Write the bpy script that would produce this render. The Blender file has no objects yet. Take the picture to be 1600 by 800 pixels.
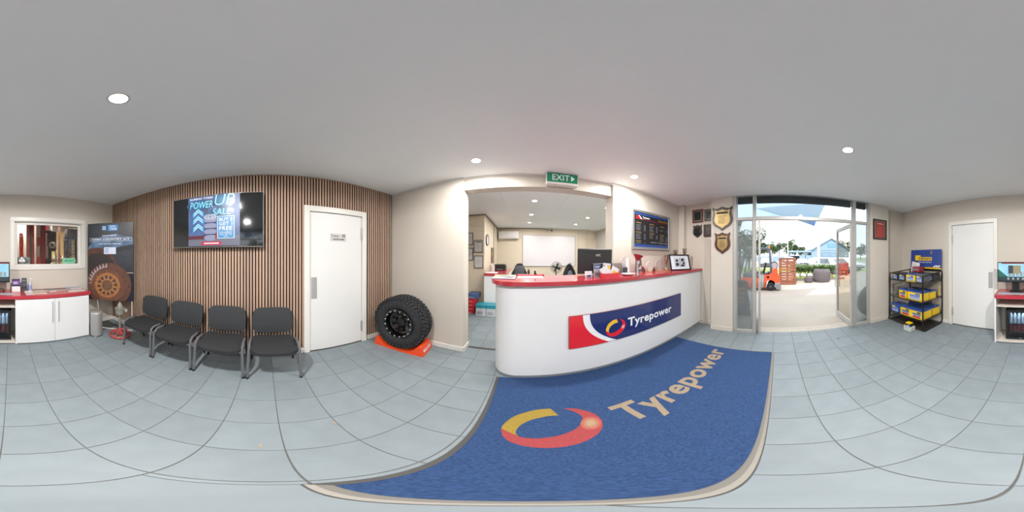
import bpy, bmesh, math, random
from mathutils import Vector, Matrix
random.seed(7)
PI = math.pi
sc = bpy.context.scene
COL = sc.collection

# ------------------------------------------------------------ camera, world, sun, exposure
CAM_H = 1.45
cam_d = bpy.data.cameras.new('camera')
cam_d.type = 'PANO'
cam_d.panorama_type = 'EQUIRECTANGULAR'
cam_d.latitude_min, cam_d.latitude_max = -PI/2, PI/2
cam_d.longitude_min, cam_d.longitude_max = -PI, PI
cam_d.clip_start, cam_d.clip_end = 0.01, 1000
cam = bpy.data.objects.new('camera', cam_d)
COL.objects.link(cam)
YAW = 15.494/1600*2*PI
tilt = Matrix.Rotation(math.hypot(.00036, .00345), 4, Vector((.00036, -.00345, 0)).normalized())
cam.matrix_world = Matrix.Translation((0, 0, CAM_H)) @ tilt @ Matrix.Rotation(YAW, 4, 'Z') @ Matrix.Rotation(PI/2, 4, 'X')
sc.camera = cam

w = bpy.data.worlds.new('world'); sc.world = w; w.use_nodes = True
wn = w.node_tree; wn.nodes.clear()
tc = wn.nodes.new('ShaderNodeTexCoord')
nz = wn.nodes.new('ShaderNodeTexNoise'); nz.inputs['Scale'].default_value = 2.2; nz.inputs['Detail'].default_value = 5
cr = wn.nodes.new('ShaderNodeValToRGB')
cr.color_ramp.elements[0].position = .40; cr.color_ramp.elements[0].color = (.80, .88, 1.0, 1)
cr.color_ramp.elements[1].position = .62; cr.color_ramp.elements[1].color = (1, 1, 1, 1)
bg = wn.nodes.new('ShaderNodeBackground'); bg.inputs['Strength'].default_value = 1.85
wo = wn.nodes.new('ShaderNodeOutputWorld')
wn.links.new(tc.outputs['Generated'], nz.inputs['Vector'])
wn.links.new(nz.outputs['Fac'], cr.inputs['Fac'])
wn.links.new(cr.outputs['Color'], bg.inputs['Color'])
wn.links.new(bg.outputs['Background'], wo.inputs['Surface'])

sun_d = bpy.data.lights.new('sun', 'SUN'); sun_d.energy = 2.8; sun_d.angle = math.radians(2); sun_d.color = (1, .96, .9)
sun = bpy.data.objects.new('sun', sun_d); COL.objects.link(sun)
sun.rotation_euler = Vector((-.62, .12, .78)).to_track_quat('Z', 'Y').to_euler()

vs = sc.view_settings
vs.view_transform = 'Standard'; vs.look = 'None'; vs.gamma = 1; vs.use_curve_mapping = False
vs.exposure = 0.69
sc.cycles.diffuse_bounces = 8; sc.cycles.max_bounces = 14; sc.cycles.transparent_max_bounces = 12
LAMP_W = 20.0       # watts of each ceiling downlight

# ------------------------------------------------------------ helpers
def lin(h):
    if isinstance(h, tuple): return h
    h = h.lstrip('#'); v = [int(h[i:i+2], 16)/255 for i in (0, 2, 4)]
    return tuple(c/12.92 if c <= .04045 else ((c+.055)/1.055)**2.4 for c in v)

MATS = {}
def mat(name, col, rough=.5, metal=0, emit=0, noise=0, nscale=8, bump=0, bscale=60, rand=0, spec=.5, stretch=None, col2=None, coat=0, alpha=1):
    if name in MATS: return MATS[name]
    m = bpy.data.materials.new(name); m.use_nodes = True
    nt = m.node_tree; b = nt.nodes['Principled BSDF']
    c = lin(col)
    b.inputs['Base Color'].default_value = (*c, 1)
    b.inputs['Roughness'].default_value = rough; b.inputs['Metallic'].default_value = metal
    b.inputs['Specular IOR Level'].default_value = spec
    b.inputs['Coat Weight'].default_value = coat
    b.inputs['Alpha'].default_value = alpha
    if emit:
        b.inputs['Emission Color'].default_value = (*c, 1); b.inputs['Emission Strength'].default_value = emit
    L = nt.links
    sock = None
    t = nt.nodes.new('ShaderNodeTexCoord')
    mp = nt.nodes.new('ShaderNodeMapping'); L.new(t.outputs['Object'], mp.inputs['Vector'])
    if stretch: mp.inputs['Scale'].default_value = stretch
    if noise or col2:
        n = nt.nodes.new('ShaderNodeTexNoise'); n.inputs['Scale'].default_value = nscale; n.inputs['Detail'].default_value = 4
        L.new(mp.outputs['Vector'], n.inputs['Vector'])
        r = nt.nodes.new('ShaderNodeValToRGB'); L.new(n.outputs['Fac'], r.inputs['Fac'])
        a = lin(col2) if col2 else tuple(x*(1-noise) for x in c)
        r.color_ramp.elements[0].position = .3; r.color_ramp.elements[0].color = (*a, 1)
        r.color_ramp.elements[1].position = .7; r.color_ramp.elements[1].color = (*(c if col2 else tuple(min(1, x*(1+noise)) for x in c)), 1)
        sock = r.outputs['Color']
    if rand:
        oi = nt.nodes.new('ShaderNodeObjectInfo')
        mr = nt.nodes.new('ShaderNodeMapRange'); L.new(oi.outputs['Random'], mr.inputs['Value'])
        mr.inputs['To Min'].default_value = 1-rand; mr.inputs['To Max'].default_value = 1+rand
        vm = nt.nodes.new('ShaderNodeVectorMath'); vm.operation = 'SCALE'
        if sock: L.new(sock, vm.inputs[0])
        else: vm.inputs[0].default_value = c
        L.new(mr.outputs['Result'], vm.inputs['Scale'])
        sock = vm.outputs['Vector']
    if sock:
        L.new(sock, b.inputs['Base Color'])
        if emit: L.new(sock, b.inputs['Emission Color'])
    if bump:
        n2 = nt.nodes.new('ShaderNodeTexNoise'); n2.inputs['Scale'].default_value = bscale; n2.inputs['Detail'].default_value = 3
        L.new(mp.outputs['Vector'], n2.inputs['Vector'])
        bp = nt.nodes.new('ShaderNodeBump'); bp.inputs['Strength'].default_value = bump; bp.inputs['Distance'].default_value = .004
        L.new(n2.outputs['Fac'], bp.inputs['Height']); L.new(bp.outputs['Normal'], b.inputs['Normal'])
    MATS[name] = m
    return m

def glass(name, tint=(1, 1, 1), refl=.08, haze=0, hazecol=(.6, .62, .6), rough=.02):
    """thin sheet glass: clear transmission, a mirror share, and an optional film of dust"""
    if name in MATS: return MATS[name]
    m = bpy.data.materials.new(name); m.use_nodes = True; nt = m.node_tree; nt.nodes.clear(); L = nt.links
    o = nt.nodes.new('ShaderNodeOutputMaterial'); t = nt.nodes.new('ShaderNodeBsdfTransparent'); t.inputs['Color'].default_value = (*tint, 1)
    g = nt.nodes.new('ShaderNodeBsdfGlossy'); g.inputs['Roughness'].default_value = rough
    fr = nt.nodes.new('ShaderNodeLayerWeight'); fr.inputs['Blend'].default_value = .5
    pw = nt.nodes.new('ShaderNodeMath'); pw.operation = 'POWER'; pw.inputs[1].default_value = 5; L.new(fr.outputs['Facing'], pw.inputs[0])
    ad = nt.nodes.new('ShaderNodeMath'); ad.operation = 'MULTIPLY_ADD'; ad.inputs[1].default_value = .8; ad.inputs[2].default_value = refl/2
    L.new(pw.outputs[0], ad.inputs[0])
    mx = nt.nodes.new('ShaderNodeMixShader'); L.new(ad.outputs[0], mx.inputs['Fac'])
    L.new(t.outputs[0], mx.inputs[1]); L.new(g.outputs[0], mx.inputs[2])
    last = mx
    if haze:
        d = nt.nodes.new('ShaderNodeBsdfDiffuse'); d.inputs['Color'].default_value = (*hazecol, 1)
        tr = nt.nodes.new('ShaderNodeBsdfTranslucent'); tr.inputs['Color'].default_value = (*hazecol, 1)
        dt = nt.nodes.new('ShaderNodeMixShader'); dt.inputs['Fac'].default_value = .5
        L.new(d.outputs[0], dt.inputs[1]); L.new(tr.outputs[0], dt.inputs[2])
        tcn = nt.nodes.new('ShaderNodeTexCoord'); n = nt.nodes.new('ShaderNodeTexNoise'); n.inputs['Scale'].default_value = 3
        L.new(tcn.outputs['Object'], n.inputs['Vector'])
        mr = nt.nodes.new('ShaderNodeMapRange'); mr.inputs['To Min'].default_value = haze*.7; mr.inputs['To Max'].default_value = haze*1.3
        L.new(n.outputs['Fac'], mr.inputs['Value'])
        m2 = nt.nodes.new('ShaderNodeMixShader'); L.new(mr.outputs['Result'], m2.inputs['Fac'])
        L.new(mx.outputs[0], m2.inputs[1]); L.new(dt.outputs[0], m2.inputs[2]); last = m2
    L.new(last.outputs[0], o.inputs['Surface'])
    MATS[name] = m
    return m

class MB:
    """collects shapes; build() links them as one mesh object"""
    def __init__(s): s.v = []; s.f = []; s.sm = []
    def add(s, vs, fs, smooth=False, M=None):
        o = len(s.v)
        s.v += [tuple(M @ Vector(p)) for p in vs] if M else [tuple(p) for p in vs]
        s.f += [tuple(i+o for i in f) for f in fs]; s.sm += [smooth]*len(fs); return s
    def addbm(s, bm, smooth=False, M=None):
        bm.verts.ensure_lookup_table(); bm.verts.index_update()
        s.add([v.co[:] for v in bm.verts], [[v.index for v in f.verts] for f in bm.faces], smooth, M); bm.free(); return s
    def box(s, x0, x1, y0, y1, z0, z1, bev=0, seg=1, M=None, smooth=None):
        x0, x1 = min(x0, x1), max(x0, x1); y0, y1 = min(y0, y1), max(y0, y1); z0, z1 = min(z0, z1), max(z0, z1)
        if not bev:
            return s.add([(x, y, z) for z in (z0, z1) for y in (y0, y1) for x in (x0, x1)],
                [(0, 2, 3, 1), (4, 5, 7, 6), (0, 1, 5, 4), (2, 6, 7, 3), (0, 4, 6, 2), (1, 3, 7, 5)], False, M)
        bm = bmesh.new(); bmesh.ops.create_cube(bm, size=1)
        for v in bm.verts:
            v.co = Vector(((x0+x1)/2+v.co.x*(x1-x0), (y0+y1)/2+v.co.y*(y1-y0), (z0+z1)/2+v.co.z*(z1-z0)))
        bev = min(bev, .49*min(x1-x0, y1-y0, z1-z0))
        bmesh.ops.bevel(bm, geom=bm.edges[:], offset=bev, segments=seg, profile=.5, affect='EDGES')
        return s.addbm(bm, (seg > 1) if smooth is None else smooth, M)
    def cyl(s, p0, p1, r0, r1=None, n=16, cap=True, smooth=True, M=None):
        r1 = r0 if r1 is None else r1
        p0, p1 = Vector(p0), Vector(p1); d = (p1-p0)
        q = d.to_track_quat('Z', 'Y').to_matrix()
        vs = []
        for p, r in ((p0, r0), (p1, r1)):
            for i in range(n):
                a = 2*PI*i/n; vs.append(p + q @ Vector((r*math.cos(a), r*math.sin(a), 0)))
        s.add(vs, [(i, (i+1) % n, n+(i+1) % n, n+i) for i in range(n)], smooth, M)
        if cap:
            s.add(vs[:n], [tuple(range(n))[::-1]], False, M); s.add(vs[n:], [tuple(range(n))], False, M)
        return s
    def tube(s, pts, r, n=8, closed=False, M=None):
        pts = [Vector(p) for p in pts]; m = len(pts); vs = []
        up = None
        for k in range(m):
            a = pts[(k-1) % m] if closed or k else pts[0]; b = pts[(k+1) % m] if closed or k < m-1 else pts[-1]
            d = (b-a).normalized()
            if up is None: up = d.orthogonal().normalized()
            up = (up - d*up.dot(d)).normalized(); sd = d.cross(up)
            for i in range(n):
                t = 2*PI*i/n; vs.append(pts[k] + up*(r*math.cos(t)) + sd*(r*math.sin(t)))
        fs = []
        for k in range(m if closed else m-1):
            for i in range(n):
                a, b = k*n, ((k+1) % m)*n
                fs.append((a+i, a+(i+1) % n, b+(i+1) % n, b+i))
        if not closed: fs += [tuple(range(n))[::-1], tuple(range((m-1)*n, m*n))]
        return s.add(vs, fs, True, M)
    def lathe(s, prof, n=32, c=(0, 0, 0), M=None, smooth=True):
        """prof = [(r, z)...] about +Z through c"""
        c = Vector(c); vs = [c + Vector((r*math.cos(2*PI*i/n), r*math.sin(2*PI*i/n), z)) for r, z in prof for i in range(n)]
        fs = [(k*n+i, k*n+(i+1) % n, (k+1)*n+(i+1) % n, (k+1)*n+i) for k in range(len(prof)-1) for i in range(n)]
        return s.add(vs, fs, smooth, M)
    def prism(s, poly, ext, M=None, smooth=False):
        """poly: 3D outline, extruded by vector ext"""
        n = len(poly); e = Vector(ext); vs = [Vector(p) for p in poly]; vs2 = [p+e for p in vs]
        return s.add(vs+vs2, [tuple(range(n))[::-1], tuple(range(n, 2*n))] + [(i, (i+1) % n, n+(i+1) % n, n+i) for i in range(n)], smooth, M)
    def build(s, name, m, parent=None, local=False, sharp=.6):
        me = bpy.data.meshes.new(name)
        off = Vector((0, 0, 0))
        if parent is not None and not local:
            p = parent
            while p is not None: off += p.location; p = p.parent
        me.from_pydata([tuple(Vector(v)-off) for v in s.v], [], s.f)
        me.polygons.foreach_set('use_smooth', s.sm)
        bm = bmesh.new(); bm.from_mesh(me); bmesh.ops.remove_doubles(bm, verts=bm.verts, dist=1e-6)
        bmesh.ops.recalc_face_normals(bm, faces=bm.faces); bm.to_mesh(me); bm.free()
        me.set_sharp_from_angle(angle=sharp)
        if m: me.materials.append(m)
        o = bpy.data.objects.new(name, me); COL.objects.link(o)
        if parent is not None: o.parent = parent
        return o

def tag(o, label=None, cat=None, group=None, kind=None):
    if label: o['label'] = label
    if cat: o['category'] = cat
    if group: o['group'] = group
    if kind: o['kind'] = kind
    return o
def thing(name, label, cat, loc=(0, 0, 0), rz=0, group=None):
    o = bpy.data.objects.new(name, None); COL.objects.link(o); o.empty_display_size = .05
    o.location = loc; o.rotation_euler = (0, 0, rz)
    return tag(o, label, cat, group)
def struct(name, mb, m, parent=None):
    o = mb.build(name, m, parent)
    if parent is None: o['kind'] = 'structure'
    return o
def copy_tree(o, parent=None):
    c = o.copy(); COL.objects.link(c); c.parent = parent
    for ch in list(o.children): copy_tree(ch, c)
    return c
def B(name, m, parent, *a, **k):
    loc = k.pop('local', False)
    return MB().box(*a, **k).build(name, m, parent, local=loc)

_txt = {}
def text_geo(s, bold, slant=0):
    key = (s, bold, slant)
    if key not in _txt:
        c = bpy.data.curves.new('t', 'FONT'); c.body = s; c.size = 1; c.resolution_u = 3; c.offset = bold; c.shear = slant
        if bold: c.space_character = 1+bold*2.4
        o = bpy.data.objects.new('t', c); COL.objects.link(o)
        me = bpy.data.meshes.new_from_object(o.evaluated_get(bpy.context.evaluated_depsgraph_get()))
        vs = [(v.co.x, v.co.y) for v in me.vertices]; fs = [tuple(p.vertices) for p in me.polygons]
        bpy.data.objects.remove(o); bpy.data.curves.remove(c); bpy.data.meshes.remove(me)
        xs = [v[0] for v in vs]; ys = [v[1] for v in vs]
        x0, x1, y0, y1 = min(xs), max(xs), min(ys), max(ys)
        _txt[key] = ([((x-x0)/(x1-x0), (y-y0)/(y1-y0)) for x, y in vs], fs)
    return _txt[key]

class Face:
    """a flat face in the scene: origin O, unit vectors U (right) and V (up); prints sit a hair proud of it"""
    def __init__(s, O, U, V, W=1, H=1):
        s.O, s.U, s.V = Vector(O), Vector(U).normalized(), Vector(V).normalized(); s.W, s.H = W, H
        s.N = s.U.cross(s.V).normalized()
    def P(s, u, v, t=0): return s.O + s.U*(u*s.W) + s.V*(v*s.H) + s.N*t
    def poly(s, mb, pts, t=.0015, t0=0):
        return mb.prism([s.P(u, v, t0) for u, v in pts], s.N*(t-t0))
    def rect(s, mb, u0, u1, v0, v1, t=.0015, t0=0): return s.poly(mb, [(u0, v0), (u1, v0), (u1, v1), (u0, v1)], t, t0)
    def text(s, mb, txt, u0, u1, v0, v1, t=.003, bold=.015, slant=0, vert=False):
        pts, fs = text_geo(txt, bold, slant)
        mb.add([s.P(u0+(u1-u0)*x, v0+(v1-v0)*y, t) for x, y in pts], fs); return mb
    def ell(s, mb, cu, cv, ru, rv, t=.0015, t0=0, n=28, a0=0, a1=2*PI, hole=0):
        """ellipse or ring in metres on the face (cu, cv in face units, ru, rv in metres)"""
        c = s.P(cu, cv)
        k = n if abs(a1-a0-2*PI) < 1e-6 else n+1
        out = [(math.cos(a0+(a1-a0)*i/n), math.sin(a0+(a1-a0)*i/n)) for i in range(k)]
        if not hole:
            return mb.prism([c+s.U*(x*ru)+s.V*(y*rv)+s.N*t0 for x, y in out], s.N*(t-t0))
        vs = [c+s.U*(x*ru*h)+s.V*(y*rv*h)+s.N*t for h in (1, hole) for x, y in out]
        m = k if k == n else n
        mb.add(vs, [(i, (i+1) % k, k+(i+1) % k, k+i) for i in range(m)]); return mb
def lines(face, mb, u0, u1, v0, v1, n, rnd=.3, fill=.5, t=.002):
    """illegible small print: n thin rules"""
    for i in range(n):
        v = v1-(i+.5)*(v1-v0)/n; h = (v1-v0)/n*fill/2
        face.rect(mb, u0, u0+(u1-u0)*(1-rnd*random.random()), v-h, v+h, t)

# ------------------------------------------------------------ materials
M_wall = mat('cream_paint', '#cac3b8', .6, noise=.02, nscale=2, bump=.08, bscale=90)
M_wall_off = mat('office_cream_paint', '#d2c6b2', .6, noise=.03, nscale=3, bump=.05)
M_ceil = mat('ceiling_paint', '#eef2f2', .7, noise=.015, nscale=1.5)
M_trim = mat('white_gloss_trim', '#dcdad4', .35, noise=.01)
M_white = mat('white_laminate', '#e0e1e2', .35, noise=.012, nscale=3)
M_door = mat('white_door', '#dcdcda', .4, noise=.015, nscale=2)
M_red = mat('red_laminate', '#b03540', .2, noise=.04, nscale=5, coat=.4)
M_tile = mat('grey_tile', '#7c868b', .52, spec=.35, noise=.06, nscale=6, bump=.12, bscale=35, rand=.045)
M_grout = mat('dark_grout', '#5d5a55', .85, noise=.15, nscale=30)
M_slat = mat('oak_slat', '#b0947f', .55, noise=.10, nscale=7, rand=.12, stretch=(1, 1, .12), bump=.1)
M_felt = mat('black_felt', '#161415', .95, noise=.1)
M_alu = mat('aluminium', '#a9aaa9', .4, .75, noise=.04)
M_alu_d = mat('brushed_steel', '#b9b8b7', .4, .55, noise=.06, nscale=20, stretch=(1, 1, .1))
M_chrome = mat('chrome', '#d8d8d8', .12, 1)
M_black = mat('black_plastic', '#141516', .4)
M_blackgl = mat('gloss_black', '#0b0b0c', .12, coat=.5)
M_blacksteel = mat('black_steel', '#1c1a1a', .4, .3)
M_fab = mat('charcoal_fabric', '#242528', .85, noise=.12, nscale=60, bump=.3, bscale=400)
M_rubber = mat('black_rubber', '#26272a', .75, noise=.1, nscale=20, bump=.2, bscale=120)
M_orange = mat('orange_plastic', '#ee4f22', .4, noise=.03)
M_mat = mat('blue_mat_pile', '#3a527b', .95, noise=.26, nscale=90, bump=1, bscale=700, spec=.1)
M_matcream = mat('mat_cream', '#9d8e79', .95, noise=.12, nscale=90, bump=.8, bscale=700, spec=.1)
M_matred = mat('mat_red', '#a34b4d', .95, noise=.12, nscale=90, bump=.8, bscale=700, spec=.1)
M_matyel = mat('mat_yellow', '#9d8640', .95, noise=.12, nscale=90, bump=.8, bscale=700, spec=.1)
M_navy = mat('navy_gloss', '#202c66', .12, coat=.4)
M_sred = mat('sign_red', '#d9212c', .15, coat=.4)
M_swhite = mat('sign_white', '#e6e8ec', .2)
M_syel = mat('sign_yellow', '#eab92d', .25)
M_paper = mat('white_paper', '#dcdcde', .7, noise=.03)
M_ink = mat('black_ink', '#1b1b1d', .6)
M_grey = mat('mid_grey_print', '#7c8088', .6)
M_clear = glass('clear_glass', (.96, .97, .97), .07)
M_acry = glass('clear_acrylic', (.86, .87, .88), .14)
M_dirty = glass('dusty_glass', (.66, .71, .72), .10, .20, (.58, .61, .60), .05)
M_tint = glass('tinted_glass', (.86, .91, .95), .07)
M_lamp = mat('lamp_diffuser', '#fff6e8', .5, emit=14)
M_yel = mat('battery_yellow', '#e5c019', .4)
M_bblue = mat('battery_blue', '#2b4d97', .4)
M_bdark = mat('battery_black', '#26282c', .45)
M_bgrey = mat('battery_grey', '#55585c', .45)
M_silver = mat('silver_cup', '#c9c6bf', .15, 1)
M_wood_d = mat('dark_plaque_wood', '#2a1714', .35, noise=.2, nscale=12, coat=.3)
M_wood_r = mat('mahogany_plaque', '#4a241c', .35, noise=.2, nscale=12, coat=.3)
M_gold = mat('gold_plate', '#a38c5a', .4, .5, noise=.04)

# ============================================================ THE SETTING
XW, XE, YS, YN, ZC = -2.087, 3.0, -2.883, 2.041, 2.585
T0, TX, TY = .303, .0363, .0699        # tile pitch and lattice offsets

# --- floor
floor = struct('floor', MB().box(-2.3, 3.1, -3.05, 2.2, -.12, -.004).box(-2.3, 3.1, 2.2, 2.21, -.12, -.004), M_grout)
tile_cache = {}
def tile_obj(name, x0, x1, y0, y1, parent):
    key = (round(x1-x0, 3), round(y1-y0, 3))
    if key not in tile_cache:
        b = MB(); hx, hy = key[0]/2, key[1]/2; c = .0018
        b.add([(-hx, -hy, -.006), (hx, -hy, -.006), (hx, hy, -.006), (-hx, hy, -.006),
               (-hx, -hy, -.0018), (hx, -hy, -.0018), (hx, hy, -.0018), (-hx, hy, -.0018),
               (-hx+c, -hy+c, 0), (hx-c, -hy+c, 0), (hx-c, hy-c, 0), (-hx+c, hy-c, 0)],
              [(0, 1, 5, 4), (1, 2, 6, 5), (2, 3, 7, 6), (3, 0, 4, 7), (4, 5, 9, 8), (5, 6, 10, 9), (6, 7, 11, 10), (7, 4, 8, 11), (8, 9, 10, 11)])
        o = b.build(name, M_tile, parent, local=True); tile_cache[key] = o.data
    else:
        o = bpy.data.objects.new(name, tile_cache[key]); COL.objects.link(o); o.parent = parent
    o.location = ((x0+x1)/2, (y0+y1)/2, 0)
    return o
MX0, MX1, MY0, MY1 = -.238, 2.185, .055, 1.562     # well of the entrance mat
G = .0022
for i in range(-8, 11):
    for j in range(-11, 8):
        x0, x1 = TX+T0*i+G, TX+T0*(i+1)-G; y0, y1 = TY+T0*j+G, TY+T0*(j+1)-G
        x0, x1 = max(x0, XW-.01), min(x1, 2.985); y0, y1 = max(y0, YS), min(y1, 2.2)
        if x1-x0 < .02 or y1-y0 < .02: continue
        if x0 > -.1 and y0 > 1.6: continue                       # under the counter
        pieces = [(x0, x1, y0, y1)]
        if x1 > MX0 and x0 < MX1 and y1 > MY0 and y0 < MY1:
            pieces = []
            if x0 < MX0: pieces.append((x0, min(x1, MX0-G), y0, y1))
            if x1 > MX1: pieces.append((max(x0, MX1+G), x1, y0, y1))
            xa, xb = max(x0, MX0), min(x1, MX1)
            if y0 < MY0: pieces.append((xa, xb, y0, min(y1, MY0-G)))
            if y1 > MY1: pieces.append((xa, xb, max(y0, MY1+G), y1))
        for p in pieces:
            if p[1]-p[0] > .012 and p[3]-p[2] > .009: tile_obj('tile', *p, floor)

floor2 = struct('office_floor', MB().box(-2.3, 3.6, 2.21, 6.9, -.12, -.004), M_grout)
for i in range(-5, 1):
    for j in range(7, 14):
        x0, x1 = TX+T0*i+G, TX+T0*(i+1)-G; y0, y1 = max(2.235, TY+T0*j+G), TY+T0*(j+1)-G
        if y1-y0 > .02: tile_obj('tile', x0, x1, y0, y1, floor2)
rest = MB()
for i in range(1, 12):
    for j in range(7, 22): rest.box(TX+T0*i+G, TX+T0*(i+1)-G, max(2.235, TY+T0*j+G), TY+T0*(j+1)-G, -.006, 0)
for i in range(-4, 1):
    for j in range(14, 22): rest.box(TX+T0*i+G, TX+T0*(i+1)-G, TY+T0*j+G, TY+T0*(j+1)-G, -.006, 0)
r_ = rest.build('far_tiling', M_tile, floor2); r_['kind'] = 'stuff'
struct('trim_1', MB().box(-.76, -.2, 2.185, 2.232, -.006, .003), mat('threshold_strip', '#4e4a45', .5, .3))

# --- ceiling
struct('ceiling', MB().box(-2.3, 3.1, -3.05, 2.26, ZC, ZC+.25), M_ceil)
off_ceil = struct('office_ceiling', MB().box(-2.3, 3.6, 2.262, 6.9, ZC, ZC+.25), M_ceil)
cv = MB()
for x in (-.35, .85): cv.box(x-.02, x+.02, 2.28, 6.55, ZC-.006, ZC)
cv.build('cover_strip', M_ceil, off_ceil)

# --- west wall with timber slats
wall_w = struct('wall_west', MB().box(-2.35, XW-.022, -3.05, .53, 0, ZC).box(-2.35, XW-.022, 1.485, 2.3, 0, ZC).box(-2.35, XW-.022, .53, 1.485, 2.12, ZC)
                .box(-2.35, -2.25, .53, 1.485, 0, 2.12), M_felt)
PITCH = .0398
y = YS+.012; slat_me = {}
while y < YN-.03:
    y1 = y+.0250
    above = (.499 < y1 and y < 1.488)
    z0 = 2.134 if above else .085
    key = above
    if key not in slat_me:
        o = MB().box(-.022, 0, 0, .0250, z0, ZC-.001, bev=.0015).build('slat', M_slat, wall_w, local=True); slat_me[key] = o.data
        o.data.materials.append(M_felt)
        for pg in o.data.polygons:
            if abs(pg.normal.y) > .8: pg.material_index = 1       # black edges of the veneered slats
    else:
        o = bpy.data.objects.new('slat', slat_me[key]); COL.objects.link(o); o.parent = wall_w
    o.location = (XW, y, 0)
    y += PITCH
struct('baseboard_west', MB().box(-2.11, -2.078, YS, .50, 0, .085, bev=.004).box(-2.11, -2.078, 1.505, 2.041, 0, .085, bev=.004), M_trim)

# --- toilet door in the west wall
def swing_door(n, axis, a0, a1, w, sgn, zt, trim_w, hinge_hi, label_handle, panel_rec=.012):
    """door in a wall whose face is at axis-value w; sgn points into the room"""
    def bx(mb, p0, p1, d0, d1, z0, z1, bev=0):
        lo, hi = w+sgn*d0, w+sgn*d1
        if axis == 'x': return mb.box(lo, hi, p0, p1, z0, z1, bev=bev)
        return mb.box(p0, p1, lo, hi, z0, z1, bev=bev)
    d = bx(MB(), a0, a1, -.05, -.012, .012, zt, .002).build('door_%d' % n, M_door); d['kind'] = 'structure'
    f = MB(); e = .004
    bx(f, a0-trim_w, a0-e, -.06, .018, 0, zt+trim_w, .004); bx(f, a1+e, a1+trim_w, -.06, .018, 0, zt+trim_w, .004)
    bx(f, a0-e, a1+e, -.06, .018, zt+e, zt+trim_w, .004)
    f.build('door_frame', M_trim, d)
    hy = a1 if hinge_hi else a0; s = 1 if hinge_hi else -1
    for z in (.21, 1.69):
        h = MB(); bx(h, hy-.012, hy+.022, -.014, .008, z, z+.18, .003)
        c = (w+sgn*.012, hy+s*.004) if axis == 'x' else (hy+s*.004, w+sgn*.012)
        h.cyl((*c, z-.004), (*c, z+.184), .008, n=10); h.build('hinge', M_alu_d, d)
    hx = a0+.02 if hinge_hi else a1-.1
    hp = MB(); bx(hp, hx, hx+.08, -.013, -.008, .855, 1.155, .002); hp.build('push_plate', M_alu_d, d)
    return d
d1 = swing_door(1, 'x', .58, 1.39, XW+.0, 1, 2.05, .085, True, '')
F_ = Face((XW-.012, .873, 1.655), (0, 1, 0), (0, 0, 1), .245, .105)
s = MB(); F_.rect(s, 0, 1, 0, 1, .004); sg = s.build('toilet_sign', M_alu_d, d1)
t = MB(); F_.text(t, 'Toilets', .05, .52, .55, .85, .005, .01)
F_.rect(t, .16, .80, .20, .30, .005); F_.poly(t, [(.78, .12), (.88, .25), (.78, .38)], .005)
for u in (.80, .90):
    F_.ell(t, u, .86, .009, .009, .005, n=10); F_.rect(t, u-.03, u+.03, .58, .76, .005)
t.build('lettering', M_ink, sg)

# --- north side: stub, beam, opening, wall with the price board
TH = .2
struct('wall_north', MB().box(-2.3, -.765, YN, YN+TH, 0, ZC).box(1.264, 3.2, 2.02, YN+TH, 0, ZC)
       .box(2.90, 3.2, 1.885, 2.02, 0, ZC), M_wall)
struct('beam', MB().box(-.765, 1.264, YN+.03, YN+TH, 2.388, ZC, bev=.003), M_wall)
struct('baseboard_north', MB().box(-2.087, -.752, YN-.014, YN, 0, .085, bev=.004).box(-.765, -.75, YN-.014, YN+TH, 0, .085, bev=.004), M_trim)
struct('trim_2', MB().box(-2.087, -.765, YN-.012, YN, ZC-.02, ZC).box(-.765, 1.264, YN+.015, YN+.03, ZC-.02, ZC).box(1.25, 2.9, 2.005, 2.02, ZC-.025, ZC)
       .box(1.245, 1.262, 2.0, 2.06, ZC-.03, ZC), M_trim)

# --- east side: pillars, plaque recess, glazed entrance
struct('wall_east', MB().box(3.0, 3.2, 1.22, 1.9, 0, ZC).box(2.81, 3.2, .80, 1.22, 0, ZC)
       .box(2.81, 2.97, -2.26, -1.79, 0, ZC).box(2.97, 3.02, -2.26, -2.16, 0, ZC).box(3.0, 3.02, -3.05, -2.26, 0, ZC), M_wall)
struct('baseboard_east', MB().box(2.986, 3.0, 1.22, 1.885, 0, .09, bev=.003).box(2.796, 2.81, .80, 1.23, 0, .09, bev=.003)
       .box(2.796, 2.81, -2.27, -1.79, 0, .09, bev=.003).box(2.986, 3.0, YS, -2.26, 0, .09, bev=.003), M_wall)
wf = MB()
XF0, XF1 = 2.825, 2.90
for a, b in ((.735, .80), (.386, .442), (-1.472, -1.398), (-1.79, -1.742)): wf.box(XF0, XF1, a, b, 0, ZC+.02, bev=.004)
for a, b in ((.442, .735), (-1.742, -1.472)):
    wf.box(XF0, XF1, a, b, .0, .06, bev=.003); wf.box(XF0, XF1, a, b, 2.105, 2.16, bev=.003); wf.box(XF0, XF1, a, b, ZC-.012, ZC+.02)
    wf.box(XF0+.02, XF1-.02, a, a+.012, .06, 2.105); wf.box(XF0+.02, XF1-.02, b-.012, b, .06, 2.105)
wf.box(XF0, XF1, -1.40, .39, 2.105, 2.165, bev=.003); wf.box(XF0, XF1, -1.40, .39, ZC-.012, ZC+.02)
win1 = struct('window_1', wf, mat('anodised_frame', '#b5b4b1', .45, .35, noise=.03))
XG = 2.862
for a, b in ((.442, .735), (-1.742, -1.472)):
    MB().box(XG, XG+.006, a, b, .06, 2.105).build('side_pane', M_dirty, win1)
for a, b in ((.442, .735), (-1.398, .386), (-1.742, -1.472)):
    MB().box(XG, XG+.006, a, b, 2.16, ZC-.01).build('transom_pane', M_tint, win1)
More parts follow.
